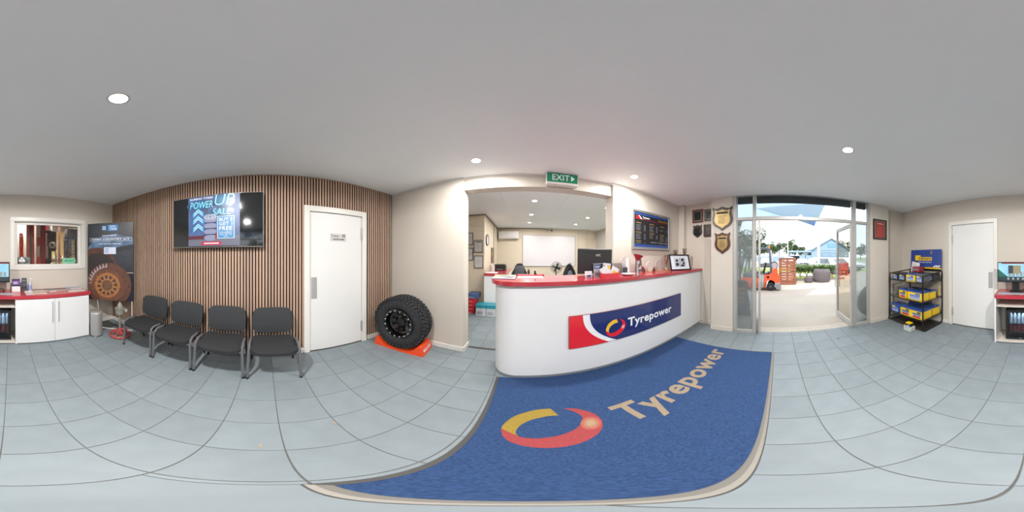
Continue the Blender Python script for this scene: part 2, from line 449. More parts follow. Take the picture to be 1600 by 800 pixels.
# dark blind rolled up behind the transom glass, one length per light
for a, b in ((.452, .728), (-1.39, .378), (-1.735, -1.48)):
    bl = MB().box(2.90, 2.955, a, b, 2.455, ZC+.01)
    bl.cyl((2.93, a, 2.455), (2.93, b, 2.455), .012, n=8).build('rolled_blind', mat('blind_charcoal', '#3a3836', .8, noise=.1), win1)
struct('trim_3', MB().box(2.90, 3.12, -1.79, .80, -.05, .002, bev=.002), mat('concrete_sill', '#b3aca0', .8, noise=.08))

# the two open door leaves (each seen swung outwards)
def leaf(n, hinge, ang):
    L_, z0, z1 = .85, .012, 2.095
    M = Matrix.Translation(hinge) @ Matrix.Rotation(ang, 4, 'Z')
    b = MB().box(0, .065, -.02, .02, z0, z1, bev=.003, M=M).box(L_-.065, L_, -.02, .02, z0, z1, bev=.003, M=M)
    b.box(.065, L_-.065, -.02, .02, z1-.075, z1, bev=.003, M=M).box(.065, L_-.065, -.02, .02, z0, z0+.12, bev=.003, M=M)
    o = b.build('door_%d' % n, MATS['anodised_frame']); o['kind'] = 'structure'
    MB().box(.065, L_-.065, -.003, .003, z0+.12, z1-.075, M=M).build('door_pane', glass('door_glass', (.80, .78, .72), .08), o)
    h = MB()
    for sd in (-1, 1):
        h.tube([(L_-.035, sd*.02, .72), (L_-.035, sd*.055, .74), (L_-.035, sd*.055, 1.2), (L_-.035, sd*.02, 1.22)], .009, M=M)
    h.build('door_handle', M_alu_d, o)
    MB().box(.02, .05, -.024, .024, .9, 1.0, M=M).build('hinge', M_alu, o)
leaf(2, Vector((2.80, .318, 0)), math.radians(6.5))
leaf(3, Vector((2.80, -1.372, 0)), math.radians(-.5))

# --- south wall with staff door and workshop window
struct('wall_south', MB().box(-2.3, -1.36, YS-.16, YS, 0, ZC).box(-1.36, -.085, YS-.16, YS, 0, 1.24).box(-1.36, -.085, YS-.16, YS, 2.075, ZC)
       .box(-.085, .67, YS-.16, YS, 0, ZC).box(.67, 1.66, YS-.16, YS-.07, 0, ZC).box(.67, 1.66, YS-.16, YS, 2.12, ZC).box(1.66, 3.2, YS-.16, YS, 0, ZC), M_wall)
swing_door(4, 'y', .73, 1.58, YS, 1, 2.07, .078, True, '')
for o in [o for o in COL.objects if o.parent and o.parent.name == 'door_4' and o.name.startswith('push_plate')]: o.location.x += 0
struct('baseboard_south', MB().box(-2.087, -1.26, YS, YS+.012, 0, .085, bev=.003).box(1.67, 3.0, YS, YS+.012, 0, .085, bev=.003), M_trim)
wf = MB()
def ring_frame(mb, x0, x1, z0, z1, t, y0, y1, bev=.004):
    mb.box(x0, x1, y0, y1, z1-t, z1, bev=bev); mb.box(x0, x1, y0, y1, z0, z0+t, bev=bev)
    mb.box(x0, x0+t, y0, y1, z0+t, z1-t, bev=bev); mb.box(x1-t, x1, y0, y1, z0+t, z1-t, bev=bev)
ring_frame(wf, -1.437, -.006, 1.20, 2.15, .075, YS, YS+.018)
ring_frame(wf, -1.37, -.075, 1.235, 2.08, .012, YS-.12, YS+.004, 0)
ring_frame(wf, -1.36, -.085, 1.245, 2.075, .052, YS-.1, YS-.06)
win2 = struct('window_2', wf, M_trim)
MB().box(-1.31, -.135, YS-.085, YS-.08, 1.29, 2.025).build('pane', M_clear, win2)

# --- office shell behind the counter
ow = struct('office_wall_west', MB().box(-2.3, -.985, 4.19, 4.4, 0, ZC).box(-1.2, -.985, 4.4, 6.9, 0, ZC).box(-2.35, -2.3, 2.2, 4.4, 0, ZC), M_wall_off)
k = MB()
for z in (1.95, 2.25, 1.65): k.box(-1.46, -.99, 4.184, 4.19, z, z+.004)
k.build('board_joint', mat('joint_tan', '#b3a58f', .7), ow)  # thin tan lines along the board joints
on = struct('office_wall_north', MB().box(-1.2, 3.6, 6.55, 6.75, 0, ZC), M_wall_off)
k = MB()
for x in (2.35, 2.74): k.box(x, x+.012, 6.54, 6.55, 0, ZC)
for z in (.35, .65, .95, 2.2): k.box(-.98, 3.3, 6.543, 6.55, z, z+.006)
k.build('board_joint', MATS['joint_tan'], on)
struct('office_wall_east', MB().box(3.34, 3.6, 2.2, 5.5, 0, ZC).box(3.34, 3.6, 5.5, 6.2, 0, 1.0).box(3.34, 3.6, 5.5, 6.2, 2.3, ZC).box(3.34, 3.6, 6.2, 6.9, 0, ZC), M_wall_off)
w3 = MB(); w3.box(3.33, 3.38, 5.46, 5.5, .96, 2.34); w3.box(3.33, 3.38, 6.2, 6.24, .96, 2.34); w3.box(3.33, 3.38, 5.5, 6.2, 2.3, 2.34); w3.box(3.33, 3.38, 5.5, 6.2, .96, 1.0)
w3 = struct('window_3', w3, M_trim)
MB().box(3.46, 3.466, 5.5, 6.2, 1.0, 2.3).build('pane', M_clear, w3)
tag(MB().tube([(-1.46, 4.17, ZC-.03), (-.96, 4.17, ZC-.03), (-.96, 6.5, ZC-.03), (.9, 6.5, ZC-.03), (1.1, 6.5, ZC-.09)], .014).build('cable_conduit', mat('conduit', '#7d7468', .5)),
    'grey cable conduit running round the top of the office walls', 'conduit')

# --- roof and outer shell so that daylight only enters through the glass
struct('roof', MB().box(-2.6, 3.25, -3.4, 7.2, ZC+.26, ZC+.75).box(-4.7, 3.25, -8.8, -3.0, 3.6, 3.8).box(-2.6, 3.25, -3.4, -3.0, ZC+.7, 3.7), mat('roof_sheet', '#8f9290', .7))
struct('wall_outer', MB().box(3.2, 3.35, .85, 7.2, 0, 3.3).box(3.2, 3.35, -8.8, -3.05, 0, 3.3).box(3.2, 3.35, -3.05, .85, 2.62, 3.3)
       .box(-2.6, -2.4, -3.0, 7.2, 0, 3.4), mat('render_outside', '#b9b4aa', .8))

# ============================================================ CEILING LIGHTS
def downlight(x, y, label, group, watts, side=1.1):
    t = thing('downlight', label, 'ceiling light', (x, y, ZC), 0, group)
    MB().lathe([(.060, 0), (.059, -.0006), (.044, -.0006), (.044, 0)], 32, (x, y, ZC)).build('trim_ring', M_trim, t)
    MB().lathe([(.0, -.0012), (.045, -.0012)], 32, (x, y, ZC)).build('diffuser', M_lamp, t)
    # a flat disc lamp, and an added wide spot that brightens the walls
    l = bpy.data.lights.new('lamp', 'AREA'); l.shape = 'DISK'; l.size = .09; l.energy = watts; l.color = (1, .975, .945); l.spread = PI
    lo = bpy.data.objects.new('lamp_light', l); COL.objects.link(lo); lo.parent = t; lo.location = (0, 0, -.003)
    l2 = bpy.data.lights.new('lamp_side', 'SPOT'); l2.spot_size = math.radians(172); l2.spot_blend = .12; l2.shadow_soft_size = .03; l2.energy = watts*side; l2.color = (1, .975, .945)
    lo = bpy.data.objects.new('lamp_side_light', l2); COL.objects.link(lo); lo.parent = t; lo.location = (0, 0, -.008)
gi = 'downlights over the waiting area'; go = 'downlights in the office ceiling'
downlight(-.49, -.62, 'round white downlight nearest the slatted wall and the workshop window', gi, LAMP_W*1.65, 1.7)
downlight(-.48, 1.65, 'round white downlight in front of the beam, above the open end of the counter', gi, LAMP_W*.8, .5)
downlight(1.36, 1.65, 'round white downlight above the counter, in front of the price board', gi, LAMP_W*.8, .5)
downlight(1.35, -.62, 'round white downlight between the glass entrance and the battery rack', gi, LAMP_W*1.15, 1.5)
names = [('nearest', 3.22), ('middle', 4.36), ('farthest', 5.45)]
for nme, y in names:
    downlight(.25, y, 'small office downlight, %s of the row over the whiteboard side' % nme, go, LAMP_W*.62, .5)
    downlight(1.86, y, 'small office downlight, %s of the row by the office window side' % nme, go, LAMP_W*.62, .5)

# ============================================================ RECEPTION COUNTER
cnt = thing('reception_counter', 'long white reception counter with red top, rounded at the office end', 'counter', (1.2, 1.75, 0))
def counter_outline(x_end, yf, yb, r, xr=2.995):
    pts = [(xr, yf)]
    for i in range(13):
        a = -PI/2 - (PI/2)*i/12
        pts.append((x_end+r+r*math.cos(a), yf+r+r*math.sin(a)))
    pts.append((x_end, yb)); pts.append((2.893, yb)); pts.append((2.893, 1.878)); pts.append((xr, 1.878))
    return pts
def plate(pts, z0, z1): return MB().prism([(x, y, z0) for x, y in pts], (0, 0, z1-z0))
plate(counter_outline(-.277, 1.563, 2.00, .225, 2.98), 0, .056).build('kick_strip', mat('kick_steel', '#94969a', .4, .3, noise=.08), cnt)
plate(counter_outline(-.285, 1.545, 2.005, .24), .056, 1.165).build('front_panel', M_white, cnt)
# worktop, with a lowered writing tray let in near the end
ot = counter_outline(-.325, 1.495, 2.012, .27)
top = MB()
bm = bmesh.new(); lo = [bm.verts.new((x, y, 1.165)) for x, y in ot]; f = bm.faces.new(lo)
r = bmesh.ops.extrude_face_region(bm, geom=[f]); bmesh.ops.translate(bm, verts=[v for v in r['geom'] if isinstance(v, bmesh.types.BMVert)], vec=(0, 0, .042))
bmesh.ops.recalc_face_normals(bm, faces=bm.faces)
bmesh.ops.bevel(bm, geom=[e for e in bm.edges if abs(e.verts[0].co.z-e.verts[1].co.z) < 1e-5], offset=.004, segments=2, affect='EDGES')
top.addbm(bm, True).build('worktop', M_red, cnt)
# lower desk behind
desk = thing('office_desk', 'low white desk with red edge behind the reception counter', 'desk', (1.0, 2.35, 0))
B('desk_top', M_white, desk, -.1, 1.25, 2.08, 2.75, .72, .75)
B('edge', M_red, desk, -.1, 1.25, 2.70, 2.75, .715, .752)
for x in (-.08, 1.2): B('side_panel', M_white, desk, x, x+.03, 2.09, 2.7, 0, .72)

# ---- sign on the counter front
SG = thing('brand_sign', 'blue, white and red company sign mounted on the counter front', 'sign', (.457, 1.543, .43))
F_ = Face((.457, 1.522, .430), (1, 0, 0), (0, 0, 1), 1.79, .398)
B('backing', mat('sign_edge', '#7c2226', .4), SG,   .457, 2.247, 1.522, 1.543, .430, .828)
def arc_pts(u_at, n=16): return [(u_at(i/n), 1-i/n) for i in range(n+1)]
left = arc_pts(lambda s: .080+.17*s**2.3)      # red / white boundary, top to bottom
right = arc_pts(lambda s: .122+.185*s**2.4)
b = MB(); F_.poly(b, [(0, 0), *left[::-1], (0, 1)], .002); b.build('red_panel', M_sred, SG)
b = MB()
for i in range(16): F_.poly(b, [left[i+1], right[i+1], right[i], left[i]], .002)
b.build('white_swoosh', M_swhite, SG)
b = MB(); F_.poly(b, [*right, (1, 0), (1, 1)], .002); b.build('navy_panel', M_navy, SG)
RING_OUT = [(0.19, 1.047), (0.12, 1.046), (0.064, 1.030), (-0.026, 0.975), (-0.078, 0.894), (-0.098, 0.806), (-0.075, 0.709), (-0.03, 0.650), (0.028, 0.611), (0.086, 0.592), (0.145, 0.589), (0.212, 0.601), (0.289, 0.635), (0.363, 0.689), (0.415, 0.757), (0.438, 0.834), (0.425, 0.915), (0.376, 0.982), (0.332, 1.013), (0.266, 1.031)]
RING_IN = [(0.223, 0.948), (0.17, 0.951), (0.125, 0.942), (0.057, 0.913), (0.003, 0.86), (-0.022, 0.794), (-0.021, 0.75), (0.0, 0.715), (0.05, 0.699), (0.10, 0.699), (0.159, 0.710), (0.227, 0.739), (0.287, 0.783), (0.329, 0.839), (0.348, 0.885), (0.347, 0.921), (0.336, 0.950), (0.321, 0.978), (0.300, 1.005), (0.266, 1.031)]
def smooth(pts, k=4):
    out = []
    for i in range(len(pts)-1):
        p0, p1, p2, p3 = pts[max(0, i-1)], pts[i], pts[i+1], pts[min(len(pts)-1, i+2)]
        for j in range(k):
            t = j/k
            out.append(tuple(.5*(2*p1[d]+(p2[d]-p0[d])*t+(2*p0[d]-5*p1[d]+4*p2[d]-p3[d])*t*t+(3*p1[d]-p0[d]-3*p2[d]+p3[d])*t**3) for d in (0, 1)))
    return out+[pts[-1]]
def swirl(face_fn, t, parent, my, mr, mhs):
    """the yellow and red ribbon ring; face_fn maps (x, y) of the mat drawing to space"""
    SO, SI = smooth(RING_OUT), smooth(RING_IN); so, si = 5*4, 7*4
    for nm, oo, ii, m in (('yellow_ribbon', SO[:so+1], SI[:si+1], my), ('red_ribbon', SO[so:], SI[si:], mr)):
        n = 40
        def rs(p, n=n): return [p[min(len(p)-1, round(i*(len(p)-1)/n))] for i in range(n+1)]
        o_, i_ = rs(oo), rs(ii)
        if nm == 'yellow_ribbon':                      # notched free end
            o_ = [o_[0]]+o_; i_ = [i_[0]]+i_
        k = len(o_)
        MB().add([face_fn(*q, t) for q in o_]+[face_fn(*q, t) for q in i_], [(i, i+1, k+i+1, k+i) for i in range(k-1)]).build(nm, m, parent)
    cx, cy = .365, .80                                  # pale highlight drawn into the colour of the red band
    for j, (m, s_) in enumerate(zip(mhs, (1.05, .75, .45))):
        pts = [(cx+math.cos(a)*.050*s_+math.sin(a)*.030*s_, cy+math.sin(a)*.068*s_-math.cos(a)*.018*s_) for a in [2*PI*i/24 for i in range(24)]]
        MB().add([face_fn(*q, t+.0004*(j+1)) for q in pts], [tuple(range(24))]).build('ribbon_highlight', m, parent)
def sign_map(x, y, t):
    # mat drawing -> sign face (metres)
    u = (.862-.457 + (x+.098)/(.536)*.262); v = (.487-.43 + (y-.589)/(.458)*.225)
    return F_.P(u/1.79, v/.398, t)
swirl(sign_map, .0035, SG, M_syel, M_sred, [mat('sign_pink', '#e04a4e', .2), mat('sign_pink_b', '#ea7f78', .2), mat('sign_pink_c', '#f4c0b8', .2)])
b = MB(); F_.text(b, 'Tyrepower', (1.158-.457)/1.79, (1.985-.457)/1.79, .262, .66, .004, .026); b.build('lettering', M_swhite, SG)

# ============================================================ ENTRANCE MAT
mt = thing('entrance_mat', 'large blue entrance mat with cream lettering and a red and yellow ring', 'mat', (1, .8, 0))
mm = MB().prism([(-.213, .098, -.003), (2.165, .082, -.003), (2.19, 1.29, -.003), (2.183, 1.560, -.003), (-.213, 1.560, -.003)], (0, 0, .010)); mm.build('pile', M_mat, mt)
MB().prism([(-.213, .10, -.003), (-.236, .062, -.003), (-.236, 1.560, -.003), (-.213, 1.560, -.003)], (0, 0, .007)).build('rubber_edge', mat('mat_edge', '#4b4a48', .8), mt)
fr = MB().box(-.236, 2.185, .057, .073, -.004, .004).box(2.185, 2.192, .057, 1.55, -.004, .002); fr.build('well_frame', mat('well_frame', '#8a867e', .5, .3), mt)
MB().box(-.236, 2.185, .073, .10, -.004, .0015).build('well_gap', mat('well_gap', '#76736d', .8), mt)
mat_map = lambda x, y, t: Vector((x, y, t))
swirl(mat_map, .0085, mt, M_matyel, M_matred, [mat('mat_pink_a', '#a35a50', .95, noise=.12, nscale=90), mat('mat_pink_b', '#a2725a', .95, noise=.12, nscale=90), mat('mat_pink', '#9d8a6c', .95, noise=.1, nscale=90)])
pts, fs = text_geo('Tyrepower', .028, 0)
tt = MB().add([(.545+(2.105-.545)*x, .62+(.935-.62)*y, .0085) for x, y in pts], fs); tt.build('lettering', M_matcream, mt)

# ============================================================ CHAIRS
def make_chair():
    """origin on the floor below the seat, facing +x"""
    root = thing('waiting_chair', '', 'chair', (0, 0, 0))
    def pad(cx, cy, cz, sx, sy, sz, curve, rot=0):
        bm = bmesh.new(); bmesh.ops.create_cube(bm, size=1)
        bmesh.ops.subdivide_edges(bm, edges=bm.edges[:], cuts=5, use_grid_fill=True)
        for v in bm.verts:
            x, y, z = v.co*2
            k = 1-.13*abs(x)**4*abs(y)**0
            # superellipse outline in the pad plane
            m = max(abs(x), abs(y)); l = math.hypot(x, y)
            if l > 0:
                q = m/((abs(x)**5+abs(y)**5)**(1/5)) if (abs(x)+abs(y)) else 1
                x, y = x*q, y*q
            rim = max(abs(x), abs(y))
            zz = z*(1-.45*rim**6)
            v.co = Vector((x*sx/2, y*sy/2, zz*sz/2 + curve*(y*y)+(-.012*max(0, x)**2)))
        return MB().addbm(bm, True, Matrix.Translation((cx, cy, cz)) @ Matrix.Rotation(rot, 4, 'Y'))
    pad(.07, 0, .420, .43, .475, .065, .004).build('seat', M_fab, root, local=True, sharp=1.2)
    # backrest: pad plane turned upright, concave towards the sitter
    bk = pad(0, 0, 0, .335, .475, .045, .022)
    Mb = Matrix.Translation((-.185, 0, .632)) @ Matrix.Rotation(math.radians(-9), 4, 'Y') @ Matrix.Rotation(PI/2, 4, 'Y')
    bk.v = [tuple(Mb @ Vector(v)) for v in bk.v]; bk.build('backrest', mat('back_fabric', '#303235', .85, noise=.1, nscale=60, bump=.3, bscale=400), root, local=True, sharp=1.2)
    for s in (-1, 1):
        y = s*.245
        # front leg rises over the seat side and runs back as the side rail
        MB().tube([(.235, s*.258, .0), (.215, y, .40), (.195, y, .445), (.15, y, .468), (.02, y, .46)], .0155, 8).build('leg', mat('chair_steel', '#76787c', .35, .5), root, local=True)
        MB().tube([(-.20, s*.25, 0), (-.15, y, .22), (-.06, y, .40), (.02, y, .46)], .0125, 8).build('leg', M_blacksteel, root, local=True)
        MB().tube([(-.02, s*.2, .41), (-.12, s*.2, .415), (-.165, s*.2, .47), (-.18, s*.2, .58)], .011, 8).build('back_support', M_blacksteel, root, local=True)
        MB().cyl((-.165, s*.2, .472), (-.145, s*.2, .472), .016, n=10).build('knob', M_chrome, root, local=True)
        MB().cyl((.235, s*.258, 0), (.232, s*.258, .03), .017, n=10).build('foot', M_black, root, local=True)
    MB().tube([(.06, -.24, .41), (.06, .24, .41)], .011).tube([(-.06, -.24, .405), (-.06, .24, .405)], .011).build('cross_rail', M_blacksteel, root, local=True)
    return root
ch = make_chair()
labels = ['charcoal waiting chair next to the toilet door', 'charcoal waiting chair second from the toilet door, under the television',
          'charcoal waiting chair third from the toilet door', 'charcoal waiting chair at the end of the row, beside the tyre poster']
for i, (lb, y) in enumerate(zip(labels, (.08, -.475, -1.03, -1.585))):
    o = ch if i == 0 else copy_tree(ch)
    o.location = (-1.765 - .004*i, y, 0); o.rotation_euler = (0, 0, 0)
    tag(o, lb, 'chair', 'row of waiting chairs')

# ============================================================ TELEVISION
tv = thing('television', 'wall-mounted flat television showing a blue neon sale advert', 'television', (-2.05, -.65, 1.9))
B('bezel', mat('tv_bezel', '#9a9896', .35, .5), tv, -2.045, -2.004, -1.281, -.028, 1.556, 2.278, bev=.004)
B('screen', mat('tv_glass', '#1b1d1f', .08, coat=.6), tv, -2.006, -2.0, -1.271, -.036, 1.566, 2.270)
B('wall_bracket', M_black, tv, -2.087, -2.045, -.85, -.45, 1.75, 2.1)
F_ = Face((-2.0, -1.281, 1.56), (0, 1, 0), (0, 0, 1), 1.253, .715)
def E1(n, c, e=.9):
    m = mat(n, c, .3, emit=e*.62); m.node_tree.nodes['Principled BSDF'].inputs['Base Color'].default_value = (.01, .01, .012, 1); return m
b = MB(); F_.rect(b, .203, .765, .02, .985, .002); pic = b.build('picture', mat('advert_backdrop', '#3c5a86', .4, emit=.3, col2='#3a4668', nscale=5), tv)
b = MB(); F_.rect(b, .203, .765, .02, .20, .003); b.build('road', E1('advert_road', '#9a9cb2', .6), pic)
b = MB(); F_.rect(b, .203, .40, .145, .215, .0034); b.build('barrier', E1('advert_barrier', '#8b3a4e', .6), pic)
for k, (s_, c_) in enumerate(((1.25, '#355f8d'), (1.1, '#33699a'), (.95, '#3175a8'), (.8, '#2f84b8'), (.62, '#2f93c9'))):
    b = MB(); t_ = .0026+k*.0001
    F_.ell(b, .60, .865, .12*s_, .085*s_, t_); F_.ell(b, .35, .81, .17*s_, .055*s_, t_); F_.ell(b, .58, .655, .13*s_, .05*s_, t_)
    b.build('neon_glow', E1('advert_glow_%d' % k, c_, .8), pic)
b = MB(); F_.text(b, 'POWER', .235, .445, .615, .72, .0036, .03); F_.text(b, 'S', .235, .262, .50, .59, .0036, .03); F_.text(b, 'C', .235, .262, .30, .38, .0036, .03); b.build('faded_lettering', E1('advert_grey', '#6d7688', .6), pic)
b = MB(); F_.text(b, 'KUMHO TYRES', .225, .485, .925, .965, .004, .035); b.build('maker_lettering', E1('advert_white', '#f2f4fa', 1), pic)
b = MB(); F_.text(b, 'POWER', .225, .485, .745, .885, .0045, .0, .18); F_.text(b, 'UP', .505, .715, .775, .99, .0045, -.008, .18); F_.text(b, 'SALE', .48, .68, .59, .715, .0045, 0, .18)
b.build('neon_lettering', E1('advert_cyan', '#a8f0ff', 1.1), pic)
def chevron(mb, cu, cv, w, h, th, t):
    F_.poly(mb, [(cu-w, cv-h), (cu-w, cv-h+th), (cu, cv+th), (cu, cv)], t); F_.poly(mb, [(cu, cv), (cu, cv+th), (cu+w, cv-h+th), (cu+w, cv-h)], t)
b = MB()
for cv_ in (.66, .52, .37): chevron(b, .32, cv_, .062, .09, .085, .005)
b.build('chevron_glow', E1('advert_blue', '#3fb4ec', 1), pic)
b = MB()
for cv_ in (.66, .52, .37):
    chevron(b, .32, cv_+.012, .05, .08, .014, .006); chevron(b, .32, cv_+.055, .05, .08, .014, .006)
b.build('chevron_line', E1('advert_pale', '#e6fbff', 1.2), pic)
b = MB()
for i, v in enumerate((.50, .39, .28, .17)): F_.ell(b, .455, v, .085, .040, .0042+i*.0002)
b.build('tyre_column', E1('advert_lilac', '#b9bfe0', .7), pic)
b = MB()
for i, v in enumerate((.46, .35, .24)): F_.rect(b, .39, .52, v-.018, v-.002, .0052)
b.build('tyre_gap', E1('advert_navy', '#2b3763', .6), pic)
b = MB(); F_.ell(b, .455, .56, .088, .036, .0056, hole=.7)
for i in range(6):
    a = i*PI/3; F_.ell(b, .455+.03*math.cos(a), .56+.022*math.sin(a), .018, .007, .0056)
b.build('wheel_rim', E1('advert_rim', '#dfe4f4', .8), pic)
b = MB(); F_.poly(b, [(.505, .15), (.55, .15), (.545, .40)], .0058); b.build('red_flash', E1('advert_red', '#c2283c', .8), pic)
b = MB(); F_.rect(b, .532, .712, .15, .565, .006); b.build('offer_edge', E1('advert_offer_edge', '#d9f6ff', 1), pic)
b = MB(); F_.rect(b, .54, .704, .16, .555, .0066); b.build('offer_panel', E1('advert_offer', '#4fa3dd', .95), pic)
b = MB(); F_.text(b, 'BUY 3', .553, .69, .465, .53, .0072, .03); F_.text(b, 'GET 1', .553, .69, .385, .45, .0072, .03); F_.text(b, 'FREE', .553, .69, .295, .37, .0072, .035)
F_.text(b, 'ON KUMHO', .556, .686, .245, .275, .0072, .02); F_.text(b, 'ROAD TRIP TYRE', .556, .686, .21, .236, .0072, .02); F_.text(b, 'SETS', .60, .645, .178, .20, .0072, .02)
b.build('offer_lettering', E1('advert_white', '#f2f4fa', 1), pic)
b = MB(); F_.rect(b, .36, .575, .035, .10, .006); b.build('red_button', E1('advert_button', '#e0204a', .95), pic)
b = MB(); lines(F_, b, .385, .55, .055, .08, 1, 0, .9, .0066); b.build('button_print', E1('advert_white', '#f2f4fa', 1), pic)

# ============================================================ EXIT SIGN
ex = thing('exit_sign', 'green and white EXIT sign box fixed on the beam at the ceiling', 'sign', (.5, 2.03, 2.5))
B('housing', M_trim, ex, .296, .705, 1.975, 2.06, 2.405, 2.582, bev=.006)
F_ = Face((.303, 1.974, 2.44), (1, 0, 0), (0, 0, 1), .395, .138)
b = MB(); F_.rect(b, 0, 1, 0, 1, .002); b.build('green_face', mat('exit_green', '#16785a', .3, emit=.12), ex)
b = MB(); F_.text(b, 'EXIT', .165, .725, .2, .86, .003, .015); F_.poly(b, [(.78, .18), (.90, .50), (.78, .82)], .003); b.build('lettering', mat('exit_white', '#cfe0da', .4, emit=.12), ex)
MB().cyl((.40, 1.985, 2.405), (.40, 1.985, 2.40), .006, n=8).build('test_button', M_black, ex)

# ============================================================ PRICE BOARD
pb = thing('price_board', 'framed black service price board with blue bands on the wall', 'board', (2.07, 2.02, 1.56))
b = MB(); ring_frame(b, 1.60, 2.545, 1.56, 2.232, .045, 1.985, 2.018, .006); b.build('snap_frame', M_alu, pb)
B('sheet', mat('board_black', '#1d1e24', .35, noise=.1, nscale=6), pb, 1.64, 2.505, 2.0, 2.015, 1.60, 2.195)
F_ = Face((1.66, 2.0, 1.60), (1, 0, 0), (0, 0, 1), .84, .59)
b = MB(); F_.rect(b, -.02, 1, .93, 1, .002); F_.rect(b, -.02, 1, 0, .075, .002); F_.rect(b, -.02, 1, .085, .095, .002); b.build('blue_band', mat('band_blue', '#2b4a8f', .3), pb)
b = MB(); F_.rect(b, .03, .11, .81, .90, .003); b.build('red_patch', M_sred, pb)
b = MB(); F_.poly(b, [(.085, .91), (.12, .91), (.19, .81), (.15, .81)], .0035); F_.text(b, 'Tyrepower', .20, .40, .82, .90, .004, .03); b.build('lettering', M_swhite, pb)
b = MB(); F_.rect(b, .0, 1, .80, .806, .003); b.build('rule', M_sred, pb)
b = MB(); F_.text(b, 'Service Menu', .66, .98, .83, .90, .004, .01)
for u, vs_ in ((.03, (.69, .42, .17)), (.39, (.70, .42)), (.72, (.68, .42))):
    for v in vs_: F_.rect(b, u, u+.13, v-.005, v+.010, .003)
b.build('yellow_print', mat('board_yellow', '#a98d35', .5), pb)
b = MB()
for u, v0, v1, n in ((.03, .47, .65, 5), (.03, .22, .39, 4), (.03, .10, .145, 1), (.39, .46, .66, 5), (.39, .27, .39, 3), (.72, .52, .60, 2), (.72, .22, .39, 4)):
    lines(F_, b, u, u+.13, v0, v1, n, .4, .22, .003)
    for i in range(n): v = v1-(i+.5)*(v1-v0)/n; F_.rect(b, u+.205, u+.245, v-.005, v+.006, .003)
F_.text(b, 'service + value = you', .42, .97, .125, .19, .004, .02)
b.build('white_print', mat('board_print', '#8f9298', .5), pb)

# ============================================================ PLAQUES
def shield_pts(n=10):
    top = [(0, .93), (.04, 1.0), (.14, .93), (.30, .94), (.42, .98), (.5, 1.0), (.58, .98), (.70, .94), (.86, .93), (.96, 1.0), (1, .93)]
    right = [(.95, .84), (.94, .74), (.975, .60), (1.0, .46), (.97, .32), (.86, .19), (.66, .10), (.5, 0)]
    left = [(.34, .10), (.14, .19), (.03, .32), (0, .46), (.025, .60), (.06, .74), (.05, .84)]
    return top+right+left
def plaque(label, F, outline, m_wood, inner, m_in, ink, nlines, head=None, thick=.018):
    o = thing('wall_plaque', label, 'plaque', F.P(.5, 0), 0, 'plaques and certificates on the entrance wall')
    b = MB(); F.poly(b, outline, thick); b.build('backing', m_wood, o)
    cx, cy = .5, .5
    b = MB(); F.poly(b, [(cx+(u-cx)*inner[0], cy+inner[2]+(v-cy)*inner[1]) for u, v in outline], thick+.002); pl = b.build('plate', m_in, o)
    b = MB()
    w = inner[0]*.5
    if head: F.rect(b, .5-w*.72, .5+w*.72, .5+inner[1]*.25, .5+inner[1]*.36, thick+.003)
    lines(F, b, .5-w*.55, .5+w*.55, .5-inner[1]*.28, .5+inner[1]*.18, nlines, .35, .3, thick+.003)
    b.build('engraving', ink, pl)
    return o
SH = shield_pts(); RC = [(0, 0), (1, 0), (1, 1), (0, 1)]
m_oliv = mat('dull_plate', '#171a16', .3, .3); m_line = mat('silver_line', '#8e8c84', .4, .5)
# shields hang on the pillar face (x = 2.81, seen from -x): u runs towards -y
plaque('large shield plaque with gold plate on the pillar, above the smaller shield', Face((2.808, 1.19, 1.925), (0, -1, 0), (0, 0, 1), .392, .46), SH, M_wood_d, (.77, .78, -.01), M_gold, M_ink, 6, True)
plaque('smaller shield plaque with mahogany rim and gold plate, the lower one on the pillar', Face((2.808, 1.142, 1.496), (0, -1, 0), (0, 0, 1), .30, .395), SH, M_wood_r, (.66, .74, .0), M_gold, M_ink, 6, True)
def bordered(label, F, outline, wood):
    o = plaque(label, F, outline, wood, (.72, .74, 0), m_line, m_oliv, 1)
    b = MB(); F.poly(b, [(.5+(u-.5)*.64, .5+(v-.5)*.67) for u, v in RC], .0235); b.build('dark_plate', m_oliv, o)
bordered('square red-wood plaque with black plate, top row beside the corner', Face((2.998, 1.728, 2.163), (0, -1, 0), (0, 0, 1), .25, .29), RC, mat('red_plaque_wood', '#5a1f1c', .35, coat=.3))
bordered('square black plaque with silver border, top row beside the pillar', Face((2.998, 1.447, 2.180), (0, -1, 0), (0, 0, 1), .215, .25), RC, M_wood_d)
bordered('small black shield plaque under the red-wood square one', Face((2.998, 1.71, 1.843), (0, -1, 0), (0, 0, 1), .208, .27), SH, mat('black_plaque', '#101112', .3, coat=.3))
o = plaque('square dull metal plaque without border, under the silver-bordered one', Face((2.998, 1.463, 1.852), (0, -1, 0), (0, 0, 1), .20, .255), RC, mat('pewter_plate', '#3b3230', .35, .5), (.93, .93, 0), mat('pewter_face', '#403634', .4, .5), M_grey, 7)
fc = Face((2.808, -1.853, 1.81), (0, -1, 0), (0, 0, 1), .347, .432)
o = thing('framed_certificate', 'black-framed red certificate on the pillar right of the entrance', 'picture', fc.P(.5, 0))
b = MB(); fc.rect(b, 0, 1, 0, .045, .02); fc.rect(b, 0, 1, .955, 1, .02); fc.rect(b, 0, .055, .045, .955, .02); fc.rect(b, .945, 1, .045, .955, .02); b.build('frame', M_black, o)
b = MB(); fc.rect(b, .055, .945, .045, .955, .006); b.build('mount', mat('taupe_mount', '#6e625c', .6), o)
b = MB(); fc.rect(b, .19, .83, .08, .88, .008); pl = b.build('sheet', mat('cert_red', '#983a32', .6, noise=.06), o)
